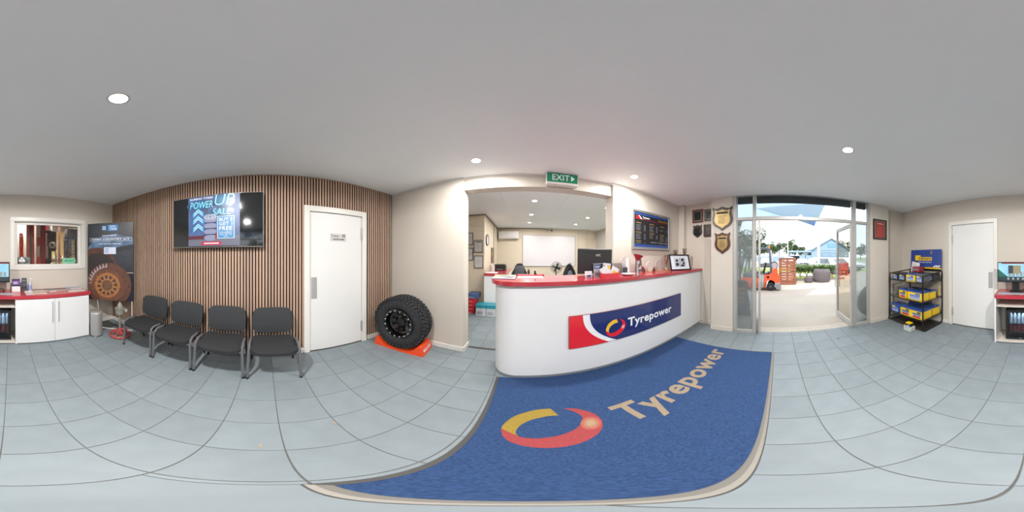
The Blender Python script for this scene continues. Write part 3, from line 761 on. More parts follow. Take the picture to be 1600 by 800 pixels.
b = MB(); lines(fc, b, .27, .75, .14, .68, 9, .3, .18, .009); b.build('print', mat('cert_print', '#b8695c', .6), pl)
b = MB(); fc.text(b, 'Certificate', .30, .76, .76, .83, .009, .0, .2); b.build('lettering', M_paper, pl)

# ============================================================ DISPLAY WHEEL ON ITS RAMP
wc = Vector((-1.56, 1.735, .455)); wax = Vector((.20, -.98, .03)).normalized()
ramp = thing('wheel_ramp', 'orange plastic display ramp under the off-road wheel', 'ramp', (-1.56, 1.735, 0), math.radians(11.5))
Lr, Wr = .39, .155
for s, nm in ((-1, ''), (1, '')):
    b = MB()
    prof = [(s*Lr, 0), (s*.06, 0), (s*.06, .028), (s*.18, .040), (s*.25, .085), (s*.315, .165), (s*.36, .15), (s*Lr, .02)]
    b.prism([(x, -Wr, z) for x, z in prof], (0, 2*Wr, 0)); w_ = b.build('wedge', M_orange, ramp, local=True)
    if s > 0:
        Fr = Face((.3885, -.125, .030), (0, 1, 0), (-.225, 0, .974), .25, .105)
        t = MB(); Fr.text(t, 'MAXXIS', .05, .95, .2, .7, .003, .03); t.build('lettering', M_swhite, w_, local=True)
MB().box(-.07, .07, -Wr, Wr, 0, .026, bev=.003).build('base_link', M_orange, ramp, local=True)

wh = thing('off_road_wheel', 'black off-road wheel with chunky tread standing on the orange ramp', 'wheel', (-1.56, 1.735, .03))
q = wax.to_track_quat('Z', 'Y').to_matrix().to_4x4(); WM = Matrix.Translation(wc) @ q
R, HW = .405, .145
prof = [(.225, HW-.045), (.235, HW-.02), (.26, HW-.002), (.31, HW+.004), (.35, HW-.004), (.385, HW-.025), (R-.016, HW-.05), (R-.012, 0),
        (R-.016, -HW+.05), (.385, -HW+.025), (.35, -HW+.004), (.31, -HW-.004), (.26, -HW+.002), (.235, -HW+.02), (.225, -HW+.045)]
MB().lathe(prof, 72, M=WM).build('tyre', M_rubber, wh)
tb = MB(); N_ = 44
for i in range(N_):
    a = 2*PI*i/N_
    for row, (z, dz, off) in enumerate(((.118, .022, 0), (.075, .018, .5), (.03, .02, 0), (-.03, .02, .5), (-.075, .018, 0), (-.118, .022, .5))):
        aa = a+off*2*PI/N_
        rr = R-.022 if abs(z) > .1 else R-.014
        Mx = WM @ Matrix.Rotation(aa, 4, 'Z') @ Matrix.Translation((rr, 0, z)) @ Matrix.Rotation(.35*(1 if row % 2 else -1), 4, 'X')
        tb.box(0, .020, -.019, .019, -dz, dz, M=Mx)
    # shoulder lugs reaching down the sidewall
    for sd in (1, -1):
        Mx = WM @ Matrix.Rotation(a, 4, 'Z') @ Matrix.Translation((.362, 0, sd*(HW-.018))) @ Matrix.Rotation(-sd*.75, 4, 'Y')
        ln = .030 if i % 2 else .020
        tb.box(-ln, .028, -.013, .013, -.010, .012, M=Mx)
o = tb.build('tread_blocks', M_rubber, wh); o['kind'] = 'stuff'
b = MB(); F_ = Face(WM @ Vector((0, 0, 0)), (1, 0, 0), (0, 0, 1))
for i in range(26):   # raised sidewall lettering ring, too worn to read
    if i in (0, 12, 13, 25): continue
    Mx = WM @ Matrix.Rotation(2*PI*i/26, 4, 'Z')
    b.box(.292, .325, -.014, .014, HW+.001, HW+.006, M=Mx)
b.build('sidewall_relief', mat('sidewall_relief', '#303134', .7), wh)
M_silverbolt = mat('rim_bolt_steel', '#c4c2be', .35, .3)
rim = MB().lathe([(.228, HW-.03), (.228, HW-.012), (.214, HW-.006), (.196, HW-.012), (.188, HW-.03), (.184, .05), (.180, -.02), (.18, -HW), (.225, -HW), (.228, -HW+.02)], 64, M=WM).build('rim', M_blackgl, wh)
ft = MB()      # eight spokes round a deep dish
ft.lathe([(.100, .012), (.112, .005), (.112, -.03), (.10, -.04)], 48, M=WM)
ft.lathe([(.0, .012), (.100, .012)], 48, M=WM)
for i in range(8):
    Mx = WM @ Matrix.Rotation(2*PI*i/8, 4, 'Z')
    ft.add([(.095, -.030, .010), (.095, .030, .010), (.185, .040, .045), (.185, -.040, .045), (.095, -.030, -.02), (.095, .030, -.02), (.185, .040, .0), (.185, -.040, .0)],
           [(0, 1, 2, 3), (7, 6, 5, 4), (0, 4, 5, 1), (1, 5, 6, 2), (2, 6, 7, 3), (3, 7, 4, 0)], M=Mx)
ft.lathe([(.183, .05), (.155, .035), (.152, .028)], 48, M=WM)
ft.build('spoke_face', M_blackgl, wh)
MB().lathe([(.064, .012), (.064, .045), (.058, .052), (.046, .055), (.044, .045), (0, .045)], 32, M=WM).build('hub_cap', mat('hub_black', '#242221', .3), wh)
for i in range(16):
    Mx = WM @ Matrix.Rotation(2*PI*(i+.5)/16, 4, 'Z')
    if i == 0:
        bo = MB().cyl((.205, 0, HW-.012), (.205, 0, HW+.002), .009, n=8, M=Mx).build('rim_bolt', M_silverbolt, wh)
    else:
        MB().cyl((.205, 0, HW-.012), (.205, 0, HW+.002), .009, n=8, M=Mx).build('rim_bolt', M_silverbolt, wh)

# ============================================================ TYRE POSTER ON ITS STAND
PL, PR = Vector((-1.42, -2.735, 0)), Vector((-1.985, -2.10, 0))
PU = (PR-PL).normalized(); PWd = (PR-PL).length
po = thing('poster_stand', 'tall dark poster of a muddy truck wheel on a thin white stand', 'poster', ((PL+PR)/2))
F_ = Face(PL+Vector((0, 0, .615)), PU, (0, 0, 1), PWd, 1.44)
PN = F_.N
b = MB(); F_.rect(b, 0, 1, 0, 1, 0, -.006); b.build('sheet', mat('poster_dark', '#1b202b', .35, noise=.2, nscale=3), po)
def disc(name, m, cu, cv, r, t, hole=0, n=40, clip=True):
    """disc in metres, clipped to the sheet"""
    mb = MB(); pts = []
    for i in range(n):
        a = 2*PI*i/n; u = cu+r*math.cos(a)/F_.W; v = cv+r*math.sin(a)/F_.H
        pts.append((min(1, max(0, u)), min(1, max(0, v))))
    if not hole: mb.add([F_.P(u, v, t) for u, v in pts], [tuple(range(n))])
    else:
        pi_ = [(min(1, max(0, cu+r*hole*math.cos(2*PI*i/n)/F_.W)), min(1, max(0, cv+r*hole*math.sin(2*PI*i/n)/F_.H))) for i in range(n)]
        mb.add([F_.P(u, v, t) for u, v in pts]+[F_.P(u, v, t) for u, v in pi_], [(i, (i+1) % n, n+(i+1) % n, n+i) for i in range(n)])
    return mb.build(name, m, po)
b = MB(); F_.poly(b, [(0, .68), (.10, .76), (.30, .82), (.62, .86), (1, .80), (1, .72), (.75, .70), (.35, .62), (.12, .63), (0, .60)], .001); b.build('bonnet', mat('poster_blue', '#5b7a9e', .4, col2='#2a3b55', nscale=7), po)
b = MB(); F_.poly(b, [(.42, .60), (1, .66), (1, .37), (.68, .38), (.55, .48)], .0012); b.build('door_skin', mat('poster_slate', '#32363f', .4, col2='#262a31', nscale=6), po)
b = MB()
for a, c in (((.42, .59), (.58, .46)), ((.58, .46), (.64, .39)), ((.64, .39), (.72, .365)), ((.72, .365), (1, .365))):
    d = Vector((c[0]-a[0], c[1]-a[1])); n_ = Vector((-d.y, d.x)).normalized()*.004
    F_.poly(b, [(a[0]-n_.x, a[1]-n_.y), (c[0]-n_.x, c[1]-n_.y), (c[0]+n_.x, c[1]+n_.y), (a[0]+n_.x, a[1]+n_.y)], .0016)
b.build('body_line', mat('poster_tan', '#b7a592', .5), po)
disc('wheel_arch', mat('poster_rust', '#5b3426', .6, col2='#3c2620', nscale=12), .20, .42, .38, .002)
disc('arch_shadow', mat('poster_shadow', '#27201f', .6), .24, .38, .335, .003)
disc('tyre_print', mat('poster_mud', '#6e4636', .7, col2='#3f2c26', nscale=40), .47, .20, .415, .004)
disc('tyre_wall', mat('poster_mud_smooth', '#77492f', .6, col2='#55362a', nscale=15), .44, .19, .31, .005)
b = MB()
for i in range(26):
    a = 1.65+i*.055; r0, r1 = .335, .405-.03*(i % 3)
    c = [(.47+r*math.cos(x)/F_.W, .20+r*math.sin(x)/F_.H) for r, x in ((r0, a), (r1, a), (r1, a+.035), (r0, a+.035))]
    if min(p[0] for p in c) > 0: F_.poly(b, c, .0056, .005)
b.build('snowy_tread', mat('poster_snow', '#b9aeb4', .7), po)
disc('gold_rim', mat('poster_gold', '#a8703a', .5, col2='#8a5a34', nscale=20), .44, .20, .235, .006)
b = MB()
for i in range(12):
    a = i*PI/6+.1
    c = [(.44+r*math.cos(a+d)/F_.W, .20+r*math.sin(a+d)/F_.H) for r, d in ((.12, -.08), (.185, -.17), (.185, .17), (.12, .08))]
    F_.poly(b, c, .0068, .006)
b.build('rim_window', mat('poster_hole', '#3a3036', .6), po)
disc('rim_centre', mat('poster_hub', '#4f3a30', .6, col2='#7d5436', nscale=30), .44, .20, .105, .007)
disc('rim_line', mat('poster_goldlight', '#c08a50', .5), .44, .20, .115, .0075, hole=.93)
b = MB(); F_.rect(b, .33, .42, .905, .96, .002); F_.rect(b, .46, .67, .895, .97, .002); lg = b.build('maker_panel', mat('poster_logo_blue', '#2d82c4', .4), po)
b = MB(); F_.text(b, 'TOYO', .49, .62, .938, .962, .004, .03, .2); F_.text(b, 'TIRES', .50, .65, .906, .930, .004, .03, .2)
F_.rect(b, .335, .415, .948, .955, .003); F_.rect(b, .335, .415, .93, .937, .003); F_.rect(b, .335, .415, .912, .919, .003)
F_.text(b, 'OPEN COUNTRY A/T', .09, .93, .775, .798, .004, .035, .25)
for (u0, u1, v0, v1) in ((.05, .97, .805, .808), (.05, .97, .762, .765), (.05, .055, .762, .808), (.965, .97, .762, .808)): F_.rect(b, u0, u1, v0, v1, .003)
F_.rect(b, .33, .64, .83, .838, .003); F_.text(b, 'THE 4X4 ALL-TERRAIN', .25, .74, .722, .738, .004, .02)
b.build('lettering', mat('poster_white', '#d5dbe4', .5), po)
b = MB(); F_.rect(b, .37, .63, .60, .685, .003); lb = b.build('label_patch', mat('poster_label', '#c9d3e4', .5), po)
b = MB(); lines(F_, b, .39, .48, .612, .675, 4, .2, .4, .004); b.build('label_print', mat('poster_label_blue', '#4c6fae', .5), lb)
b = MB()
foot = (PL+PR)/2 - PN*.10
b.tube([PL+PU*.18-PN*.02+Vector((0, 0, .63)), PL+PU*.22-PN*.06+Vector((0, 0, .012))], .008)
b.tube([PR-PU*.03-PN*.012+Vector((0, 0, 2.0)), PR-PU*.03-PN*.012+Vector((0, 0, .012))], .009)
b.tube([PL+PU*.22-PN*.06+Vector((0, 0, .012)), PR-PU*.03-PN*.012+Vector((0, 0, .012))], .011)
b.build('stand_frame', mat('stand_white', '#d9d9d6', .4), po)
MB().box(-1.95, -1.55, -2.86, -2.5, 0, .006, M=None).build('floor_plate', mat('floor_plate', '#4a4a4a', .6), po)

# ============================================================ BIN, SPINDLE STAND, SOCKET
bn = thing('pedal_bin', 'brushed steel pedal bin between the low cabinet and the poster', 'bin', (-1.395, -2.40, 0))
MB().lathe([(0, .012), (.108, .012), (.110, .03), (.110, .43), (.106, .435)], 36, (-1.395, -2.40, 0)).build('body', M_alu_d, bn)
MB().lathe([(.113, .428), (.113, .452), (.105, .468), (.07, .478), (0, .482)], 36, (-1.395, -2.40, 0)).build('lid', M_alu_d, bn)
MB().lathe([(0, 0), (.112, 0), (.112, .014)], 36, (-1.395, -2.40, 0)).build('base_ring', M_black, bn)
MB().box(-1.33, -1.29, -2.29, -2.245, .012, .024, bev=.004).tube([(-1.31, -2.25, .018), (-1.335, -2.31, .02)], .006).build('pedal', M_chrome, bn)
MB().tube([(-1.42, -2.505, .40), (-1.42, -2.525, .44), (-1.37, -2.525, .44), (-1.37, -2.505, .40)], .005).build('handle', M_black, bn)

sp = thing('spindle_stand', 'old grey shaft with cone head standing in a red spoked iron base', 'stand', (-1.70, -2.13, 0))
c = (-1.70, -2.13, 0)
red_iron = mat('red_iron', '#a8504a', .6, noise=.2, nscale=30, bump=.4)
grey_iron = mat('grey_iron', '#8b8880', .6, .2, noise=.12, nscale=30, bump=.3)
MB().lathe([(.150, .0), (.178, .012), (.182, .045), (.172, .06), (.150, .05), (.140, .02), (.150, .0)], 40, c).build('rim_base', red_iron, sp)
for i in range(5):
    a = 2*PI*i/5+.3
    MB().tube([(c[0]+.02*math.cos(a), c[1]+.02*math.sin(a), .09), (c[0]+.09*math.cos(a), c[1]+.09*math.sin(a), .045), (c[0]+.155*math.cos(a), c[1]+.155*math.sin(a), .03)], .014, 8).build('spoke', red_iron, sp)
MB().lathe([(.04, .02), (.045, .12), (.036, .16), (.03, .165)], 24, c).build('hub', red_iron, sp)
MB().tube([(c[0]-.03, c[1]+.03, .13), (c[0]-.09, c[1]+.06, .16)], .022).build('spoke_lug', red_iron, sp)
MB().cyl((*c[:2], .10), (*c[:2], .42), .021, n=16).build('shaft', grey_iron, sp)
MB().lathe([(.02, .42), (.070, .43), (.076, .45), (.078, .52), (.088, .525), (.090, .545), (.055, .552), (.048, .59), (.028, .63), (.012, .652), (0, .656)], 32, c).build('cone_head', grey_iron, sp)
so = thing('wall_socket', 'white double power socket with a plug on the slatted wall', 'socket', (-2.08, -2.42, .34))
B('plate', M_trim, so, XW, XW+.012, -2.50, -2.38, .305, .38, bev=.003); B('plug', M_trim, so, XW+.012, XW+.05, -2.455, -2.415, .32, .36, bev=.006)
MB().tube([(XW+.05, -2.44, .34), (XW+.08, -2.47, .30), (XW+.05, -2.55, .2), (XW+.04, -2.62, .05)], .004, 6).build('plug_cord', M_trim, so)

# ============================================================ LOW CABINET (south)
cb = thing('low_cabinet', 'low white cabinet with red top under the workshop window', 'cabinet', (-.3, -2.6, 0))
YF = -2.40
plate([(-1.285, YF-.003), (-1.285, YS+.002), (.615, YS+.002), (.615, YF-.055), (.59, YF-.012), (.55, YF+.012), (-1.285, YF+.012)], .795, .848).build('worktop', M_red, cb)
cr_ = mat('cream_carcass', '#cfc9bf', .5)
B('side_panel', M_white, cb, .575, .597, YS, YF-.01, 0, .795); B('side_panel', M_white, cb, -.10, -.078, YS, YF-.012, .0, .795)
B('side_panel', M_white, cb, -1.262, -1.243, YS, YF-.022, .03, .795)
B('shelf', cr_, cb, -.078, .575, YS+.01, YF-.02, .655, .672); B('bottom_panel', cr_, cb, -.078, .575, YS+.01, YF-.015, .02, .045)
B('back_panel', cr_, cb, -1.243, .575, YS, YS+.012, .03, .795)
B('bottom_panel', M_white, cb, -1.243, -.10, YS+.012, YF-.022, .05, .07); B('kick_strip', M_felt, cb, -1.2, -.10, -2.5, -2.49, 0, .05)
for x0, x1, hx in ((-1.262, -.681, -.735), (-.677, -.084, -.640)):
    d = B('door', M_white, cb, x0, x1, YF-.02, YF, .022, .783, bev=.002)
    MB().tube([(hx, YF, .735), (hx, YF+.028, .735), (hx, YF+.028, .40), (hx, YF, .40)], .0065, 8).box(hx-.004, hx+.004, YF+.024, YF+.036, .40, .735).build('handle', M_alu_d, d)
for x in (-1.22, -.15): MB().cyl((x, -2.46, 0), (x, -2.46, .05), .018, n=12).build('foot', M_black, cb)

fg = thing('mini_fridge', 'small black glass-door drinks fridge inside the low cabinet', 'fridge', (.21, -2.6, .045))
fx0, fx1, fz0, fz1 = -.015, .435, .047, .605; fy = -2.46
b = MB().box(fx0, fx1, YS+.03, fy-.03, fz1-.04, fz1).box(fx0, fx1, YS+.03, fy-.03, fz0, fz0+.05).box(fx0, fx0+.03, YS+.03, fy-.03, fz0, fz1).box(fx1-.03, fx1, YS+.03, fy-.03, fz0, fz1)
b.build('case', M_black, fg); B('lining', mat('fridge_lining', '#50545a', .5), fg, fx0+.03, fx1-.03, YS+.03, YS+.04, fz0+.05, fz1-.04)
b = MB(); ring_frame(b, fx0, fx1, fz0+.02, fz1-.012, .045, fy-.028, fy, .004); dr = b.build('door', M_blackgl, fg)
MB().box(fx0+.045, fx1-.045, fy-.018, fy-.012, fz0+.065, fz1-.057).build('door_glass', glass('fridge_glass', (.72, .76, .8), .10), dr)
B('badge', M_chrome, dr, .19, .23, fy, fy+.003, fz0+.032, fz0+.048)
for z in (.34, .18): B('wire_shelf', M_chrome, fg, fx0+.032, fx1-.032, YS+.045, fy-.04, z, z+.006)
B('strip_lamp', mat('fridge_lamp', '#e8f2ff', .5, emit=25), fg, fx0+.06, fx1-.06, fy-.06, fy-.045, fz1-.06, fz1-.05)
def bottle(x, y, z, lab, grp, body, capm, h=.19, r=.026):
    t = thing('drink_bottle', lab, 'bottle', (x, y, z), 0, grp)
    MB().lathe([(0, 0), (r, .002), (r, h*.62), (r*.8, h*.74), (r*.42, h*.86), (r*.4, h*.93)], 16, (x, y, z)).build('body', body, t)
    MB().cyl((x, y, z+h*.92), (x, y, z+h), r*.45, n=12).build('cap', capm, t)
m_wat = mat('bottle_water', '#b9ccd8', .15, spec=.8); m_cap = mat('cap_blue', '#3a62ad', .4); m_rd = mat('bottle_red', '#8e2230', .2)
ORD = ['first', 'second', 'third', 'fourth', 'fifth', 'last']
for i in range(6): bottle(.045+i*.064, -2.56, .346, 'clear water bottle on the upper fridge shelf, %s from the double-door side' % ORD[i], 'water bottles in the fridge', m_wat, m_cap)
for i in range(6): bottle(.045+i*.064, -2.56, .186, 'red soft drink bottle on the lower fridge shelf, %s from the double-door side' % ORD[i], 'red drinks in the fridge', m_rd, M_black, .14)

# things on the low cabinet
ZT = .848
scn = thing('customer_screen', 'wide black-framed monitor with a blue web page on the low cabinet', 'monitor', (.29, -2.68, ZT))
sx0, sx1, sz0, sz1 = 0.005, .60, 1.02, 1.352; sy = -2.62
B('casing', M_black, scn, sx0, sx1, sy-.035, sy, sz0, sz1, bev=.006)
F_ = Face((sx1-.015, sy+.0005, sz0+.022), (-1, 0, 0), (0, 0, 1), sx1-sx0-.03, sz1-sz0-.036)
b = MB(); F_.rect(b, 0, 1, 0, 1, .001); p_ = b.build('picture', mat('page_sky', '#5fa6c9', .3, emit=.2, col2='#9cc4d2', nscale=4), scn)
b = MB(); F_.rect(b, .10, 1, .95, 1, .002); b.build('red_bar', E1('page_red', '#c03a44', .6), p_)
b = MB(); F_.poly(b, [(0, .24), (0, .66), (.28, .24)], .002); b.build('hill', E1('page_teal', '#3a9c86', .5), p_)
b = MB(); F_.rect(b, 0, 1, 0, .24, .0024); b.build('dark_bar', E1('page_dark', '#4c6a6e', .4), p_)
b = MB()
for i in range(6):
    u = .30+i*.11; F_.rect(b, u, u+.08, .28, .42+.18*random.random(), .0026)
b.build('skyline', E1('page_city', '#c8d6d8', .6), p_)
b = MB(); F_.rect(b, .44, .66, .42, .86, .003); b.build('photo_tile', E1('page_cream', '#cfc39b', .6), p_)
b = MB(); F_.rect(b, .30, .44, .42, .86, .003); b.build('photo_tile', E1('page_slate', '#59727c', .4), p_)
b = MB()
for u in (.30, .44, .58, .72): F_.ell(b, u, .13, .018, .018, .003, n=16)
b.build('round_icon', E1('page_white', '#e8eef0', .6), p_)
MB().box(.24, .36, sy-.07, sy-.035, ZT+.01, sz0+.12).tube([(.30, sy-.05, ZT+.01), (.30, sy-.05, ZT+.2)], .02).build('stand_neck', M_black, scn)
B('stand_base', M_black, scn, .20, .40, sy-.14, sy+.015, ZT, ZT+.012, bev=.004)
tag(MB().tube([(.46, -2.665, ZT+.19), (.44, -2.66, ZT+.06), (.42, -2.68, ZT+.008), (.44, -2.75, ZT+.006)], .003, 6).build('monitor_cable', M_black), 'thin black cable hanging below the customer screen', 'cable')
hs = thing('headset', 'small black headset with a coiled cable lying beside the customer screen', 'headset', (.11, -2.72, ZT))
MB().tube([(.14+.035*math.cos(a), -2.66, ZT+.022+.035*math.sin(a)+.012) for a in [i*PI/8 for i in range(9)]], .006, 6).build('headband', M_black, hs)
for x in (.105, .175): MB().cyl((x-.008, -2.66, ZT+.028), (x+.008, -2.66, ZT+.028), .026, n=14).build('ear_pad', M_black, hs)
ck = thing('tyre_chart', 'long grey laminated chart lying along the front of the low cabinet', 'chart', (.26, -2.50, ZT))
B('sheet', mat('chart_grey', '#aab0b8', .35, noise=.05), ck, -.045, .565, -2.60, -2.47, ZT, ZT+.004)
B('photo', mat('chart_blue', '#5b86b8', .4, col2='#b9c6d2', nscale=25), ck,   .42, .54, -2.59, -2.49, ZT+.004, ZT+.0055)
for i in range(8): B('swatch', mat('chart_dark', '#5c636c', .4), ck, -.015+i*.048, .008+i*.048, -2.56, -2.545, ZT+.004, ZT+.0055)
def stand_card(name, label, cat, x0, x1, y, h, m, m2, group=None, z=ZT, yd=1, lean=.02, ink=None):
    t = thing(name, label, cat, ((x0+x1)/2, y, z), 0, group)
    s = yd
    MB().prism([(x0, y, z), (x0, y-s*.012, z), (x0, y-s*(lean+.012), z+h), (x0, y-s*lean, z+h)], (x1-x0, 0, 0)).build('cards', m, t)
    MB().box(x0-.004, x1+.004, y-s*.06, y-s*.02, z, z+.008).box(x0-.004, x1+.004, min(y+s*.006, y+s*.010), max(y+s*.006, y+s*.010), z, z+h*.42).build('holder', m2, t)
    if ink:
        F2 = Face((x1 if s > 0 else x0, y+s*.001, z), (-s, 0, 0), (0, -s*lean/h, 1), x1-x0, h)
        for mi, (u0, u1, v0, v1, n) in ink:
            q = MB()
            if n: lines(F2, q, u0, u1, v0, v1, n, .2, .4, .002)
            else: F2.rect(q, u0, u1, v0, v1, .0015)
            q.build('print', mi, t)
    return t
purple = mat('flyer_purple', '#3b2450', .4); lilac = mat('flyer_lilac', '#7a5aa8', .4)
stand_card('flyer_holder', 'purple flyers in a white card holder next to the customer screen', 'holder', -.165, -.035, -2.72, .21, purple, M_white,
           ink=[(lilac, (.1, .9, .55, .85, 0)), (M_paper, (.15, .8, .60, .80, 2)), (M_paper, (0, 1, 0, .40, 0))])
stand_card('leaflet_stand', 'dark grey tall leaflets in a clear stand beside the purple flyers', 'leaflets', -.282, -.195, -2.72, .225, mat('leaflet_slate', '#3b3f4e', .4), M_acry,
           ink=[(M_paper, (.15, .85, .80, .86, 1)), (M_grey, (.3, .7, .35, .6, 4))])
sb = thing('sanitiser_bottle', 'clear pump bottle of sanitiser with pale blue label', 'bottle', (-.33, -2.70, ZT))
MB().lathe([(0, 0), (.030, .002), (.030, .13), (.022, .155), (.012, .165), (.012, .175)], 20, (-.335, -2.70, ZT)).build('body', mat('gel_clear', '#b8bcc6', .15), sb)
MB().lathe([(.0305, .03), (.0305, .11)], 20, (-.335, -2.70, ZT)).build('label_wrap', mat('gel_label', '#8f97c4', .4), sb)
MB().cyl((-.335, -2.70, ZT+.17), (-.335, -2.70, ZT+.215), .006, n=8).box(-.375, -.325, -2.708, -2.692, ZT+.21, ZT+.225, bev=.003).build('pump', M_trim, sb)
mags = [  # x, y, w, d, rot, material colours, label
    (-.30, -2.52, .12, .10, .1, '#a9a19c', 'small grey leaflet lying in front of the tall leaflet stand'),
    (-.30, -2.66, .13, .09, .05, '#c9c4c0', 'white folded leaflet under the leaflet stand'),
    (-.46, -2.74, .21, .11, .0, '#6b6258', 'dark brochure at the back of the low cabinet, behind the tan catalogue'),
    (-.47, -2.58, .22, .17, -.06, '#a08c78', 'tan tyre catalogue lying at the front edge of the low cabinet'),
    (-.70, -2.76, .21, .15, -.10, '#4f4a4d', 'charcoal magazine lying behind the cabinet handles'),
    (-.70, -2.66, .13, .10, .1, '#8a8078', 'small brown leaflet half under the charcoal magazine'),
    (-.93, -2.74, .24, .15, -.12, '#5e4a44', 'brown and black magazine in the middle of the row'),
    (-1.13, -2.77, .28, .16, -.15, '#8b93a6', 'wide blue-grey magazine towards the poster end'),
    (-1.02, -2.56, .14, .12, -.12, '#9b8f80', 'small tan booklet at the front edge near the poster'),
    (-1.17, -2.54, .15, .10, -.16, '#a8aaa6', 'pale grey booklet at the corner of the low cabinet')]
for i, (x, y, w_, d_, rz, colr, lb) in enumerate(mags):
    t = thing('magazine', lb, 'magazine', (x, y, ZT), rz, 'magazines and leaflets on the low cabinet')
    B('pages', M_paper, t, -w_/2, w_/2, -d_/2, d_/2, 0, .006+.002*(i % 3), local=True)
    zt = .006+.002*(i % 3)
    B('cover', mat('cover_%d' % i, colr, .3, col2=tuple(min(1, c_*1.7) for c_ in lin(colr)), nscale=18), t, -w_/2-.001, w_/2+.001, -d_/2-.001, d_/2+.001, zt, zt+.0015, local=True)

# ============================================================ BATTERY RACK
rk = thing('battery_rack', 'black tube battery rack with three shelves in the corner', 'rack', (2.25, -2.5, 0))
RX0, RX1, RY0, RY1 = 1.80, 2.70, -2.84, -2.215
b = MB()
for x in (RX0, RX1):
    b.build if False else None
for x, dx in ((RX0, 0), (RX1, .12)):
    MB().tube([(x, RY1, 1.10), (x, RY1, .15), (x+dx*.4, RY1, .05), (x+dx*.4, RY1-.06, .015), (x+dx*.4, RY0+.06, .015), (x+dx*.4, RY0, .06), (x, RY0, .2), (x, RY0, 1.10)], .014, 8).build('side_loop', M_blacksteel, rk)
MB().tube([(RX0, RY0, 1.10), (RX0, RY0, 1.135), (RX0+.03, RY0, 1.15), (RX1-.03, RY0, 1.15), (RX1, RY0, 1.135), (RX1, RY0, 1.10)], .012, 8).build('top_rail', M_blacksteel, rk)
MB().tube([(RX0, RY1, 1.09), (RX0, RY0, 1.14)], .012).build('top_rail', M_blacksteel, rk)
MB().tube([(RX1, RY1, 1.09), (RX1, RY0, 1.14)], .012).build('top_rail', M_blacksteel, rk)
MB().box(RX0, RX1, -2.80, -2.25, .012, .018).build('floor_plate', mat('rack_base', '#35322f', .6), rk)
SHZ = (.955, .60, .235)
for z in SHZ:
    b = MB()
    for x0_, y0_, x1_, y1_ in ((RX0, RY1, RX1, RY1), (RX0, RY0, RX1, RY0), (RX0, RY1, RX0, RY0), (RX1, RY1, RX1, RY0)):
        b.tube([(x0_, y0_, z), (x1_, y1_, z)], .006, 6); b.tube([(x0_, y0_, z+.035), (x1_, y1_, z+.035)], .003, 6)
    for i in range(1, 14): b.tube([(RX0+(RX1-RX0)*i/14, RY1, z), (RX0+(RX1-RX0)*i/14, RY0, z)], .003, 5)
    b.build('wire_shelf', M_blacksteel, rk)
def battery(x0, x1, y0, y1, z, h, mb_, mt_, label, lab2=False, side=None):
    t = thing('car_battery', label, 'battery', ((x0+x1)/2, (y0+y1)/2, z), 0, 'car batteries on the rack')
    B('case', mb_, t, x0, x1, y0, y1, z, z+h*.80, bev=.004)
    B('lid', mt_, t, x0-.002, x1+.002, y0-.002, y1+.002, z+h*.80, z+h*.93, bev=.004)
    for xx in (x0+.035, x1-.035): MB().cyl((xx, (y0+y1)/2, z+h*.92), (xx, (y0+y1)/2, z+h*1.02), .009, n=10).build('terminal', M_alu, t)
    MB().tube([(x0+.03, (y0+y1)/2+.03, z+h*.93), (x0+.05, (y0+y1)/2+.03, z+h*.97), (x1-.05, (y0+y1)/2+.03, z+h*.97), (x1-.03, (y0+y1)/2+.03, z+h*.93)], .004, 6).build('carry_strap', M_black, t)
    n = 2 if (x1-x0) > .4 else 1
    for k in range(n):
        w_ = (x1-x0)/n; a = x0+k*w_+w_*.16; e = x0+(k+1)*w_-w_*.16
        F2 = Face((e, y1, z+h*.14), (-1, 0, 0), (0, 0, 1), e-a, h*.60)
        q = MB(); F2.rect(q, 0, 1, 0, 1, .0015); pl = q.build('label_sheet', mat('label_silver', '#9fb0cf', .35), t)
        q = MB(); F2.rect(q, 0, .55, .78, 1, .0025); q.build('yellow_tab', M_yel, pl)
        q = MB(); F2.rect(q, .0, 1, .52, .68, .0025); F2.rect(q, .55, 1, .78, 1, .0025); F2.rect(q, .1, .9, .30, .38, .0025); q.build('dark_band', M_bblue if not lab2 else M_ink, pl)
        if lab2: q = MB(); F2.rect(q, .05, .95, 0, .25, .0025); q.build('red_band', M_sred, pl)
    return t
# top shelf, from the corner outwards (front row)
zt = SHZ[0]+.008
battery(2.475, 2.64, -2.50, -2.235, zt, .155, M_bdark, M_bdark, 'black battery at the corner end of the top shelf')
battery(2.26, 2.455, -2.50, -2.235, zt, .155, M_bdark, M_bdark, 'black battery between the corner one and the yellow one on the top shelf')
battery(2.005, 2.235, -2.47, -2.235, zt, .165, M_yel, M_bblue, 'the only yellow battery on the top shelf')
battery(1.82, 1.985, -2.47, -2.235, zt, .165, M_bgrey, M_bgrey, 'grey battery at the open corner of the top shelf')
battery(1.82, 2.0, -2.80, -2.56, zt, .155, M_bdark, M_bdark, 'black battery at the back of the top shelf near the staff door')
battery(2.03, 2.22, -2.79, -2.55, zt, .15, M_bdark, M_bdark, 'black battery at the back of the top shelf behind the yellow one')
battery(2.25, 2.44, -2.79, -2.55, zt, .15, M_bdark, M_bdark, 'black battery at the back of the top shelf towards the corner')
zt = SHZ[1]+.008
battery(2.225, 2.435, -2.43, -2.235, zt, .20, M_yel, M_bblue, 'single yellow battery at the corner end of the middle shelf', True)
battery(1.825, 2.195, -2.43, -2.235, zt, .20, M_yel, M_bblue, 'long yellow battery at the open corner of the middle shelf')
battery(1.825, 2.10, -2.66, -2.46, zt, .185, M_yel, M_bblue, 'yellow battery in the second row of the middle shelf')
battery(2.13, 2.40, -2.66, -2.46, zt, .185, M_bdark, M_bblue, 'dark battery hidden in the second row of the middle shelf')
zt = SHZ[2]+.008
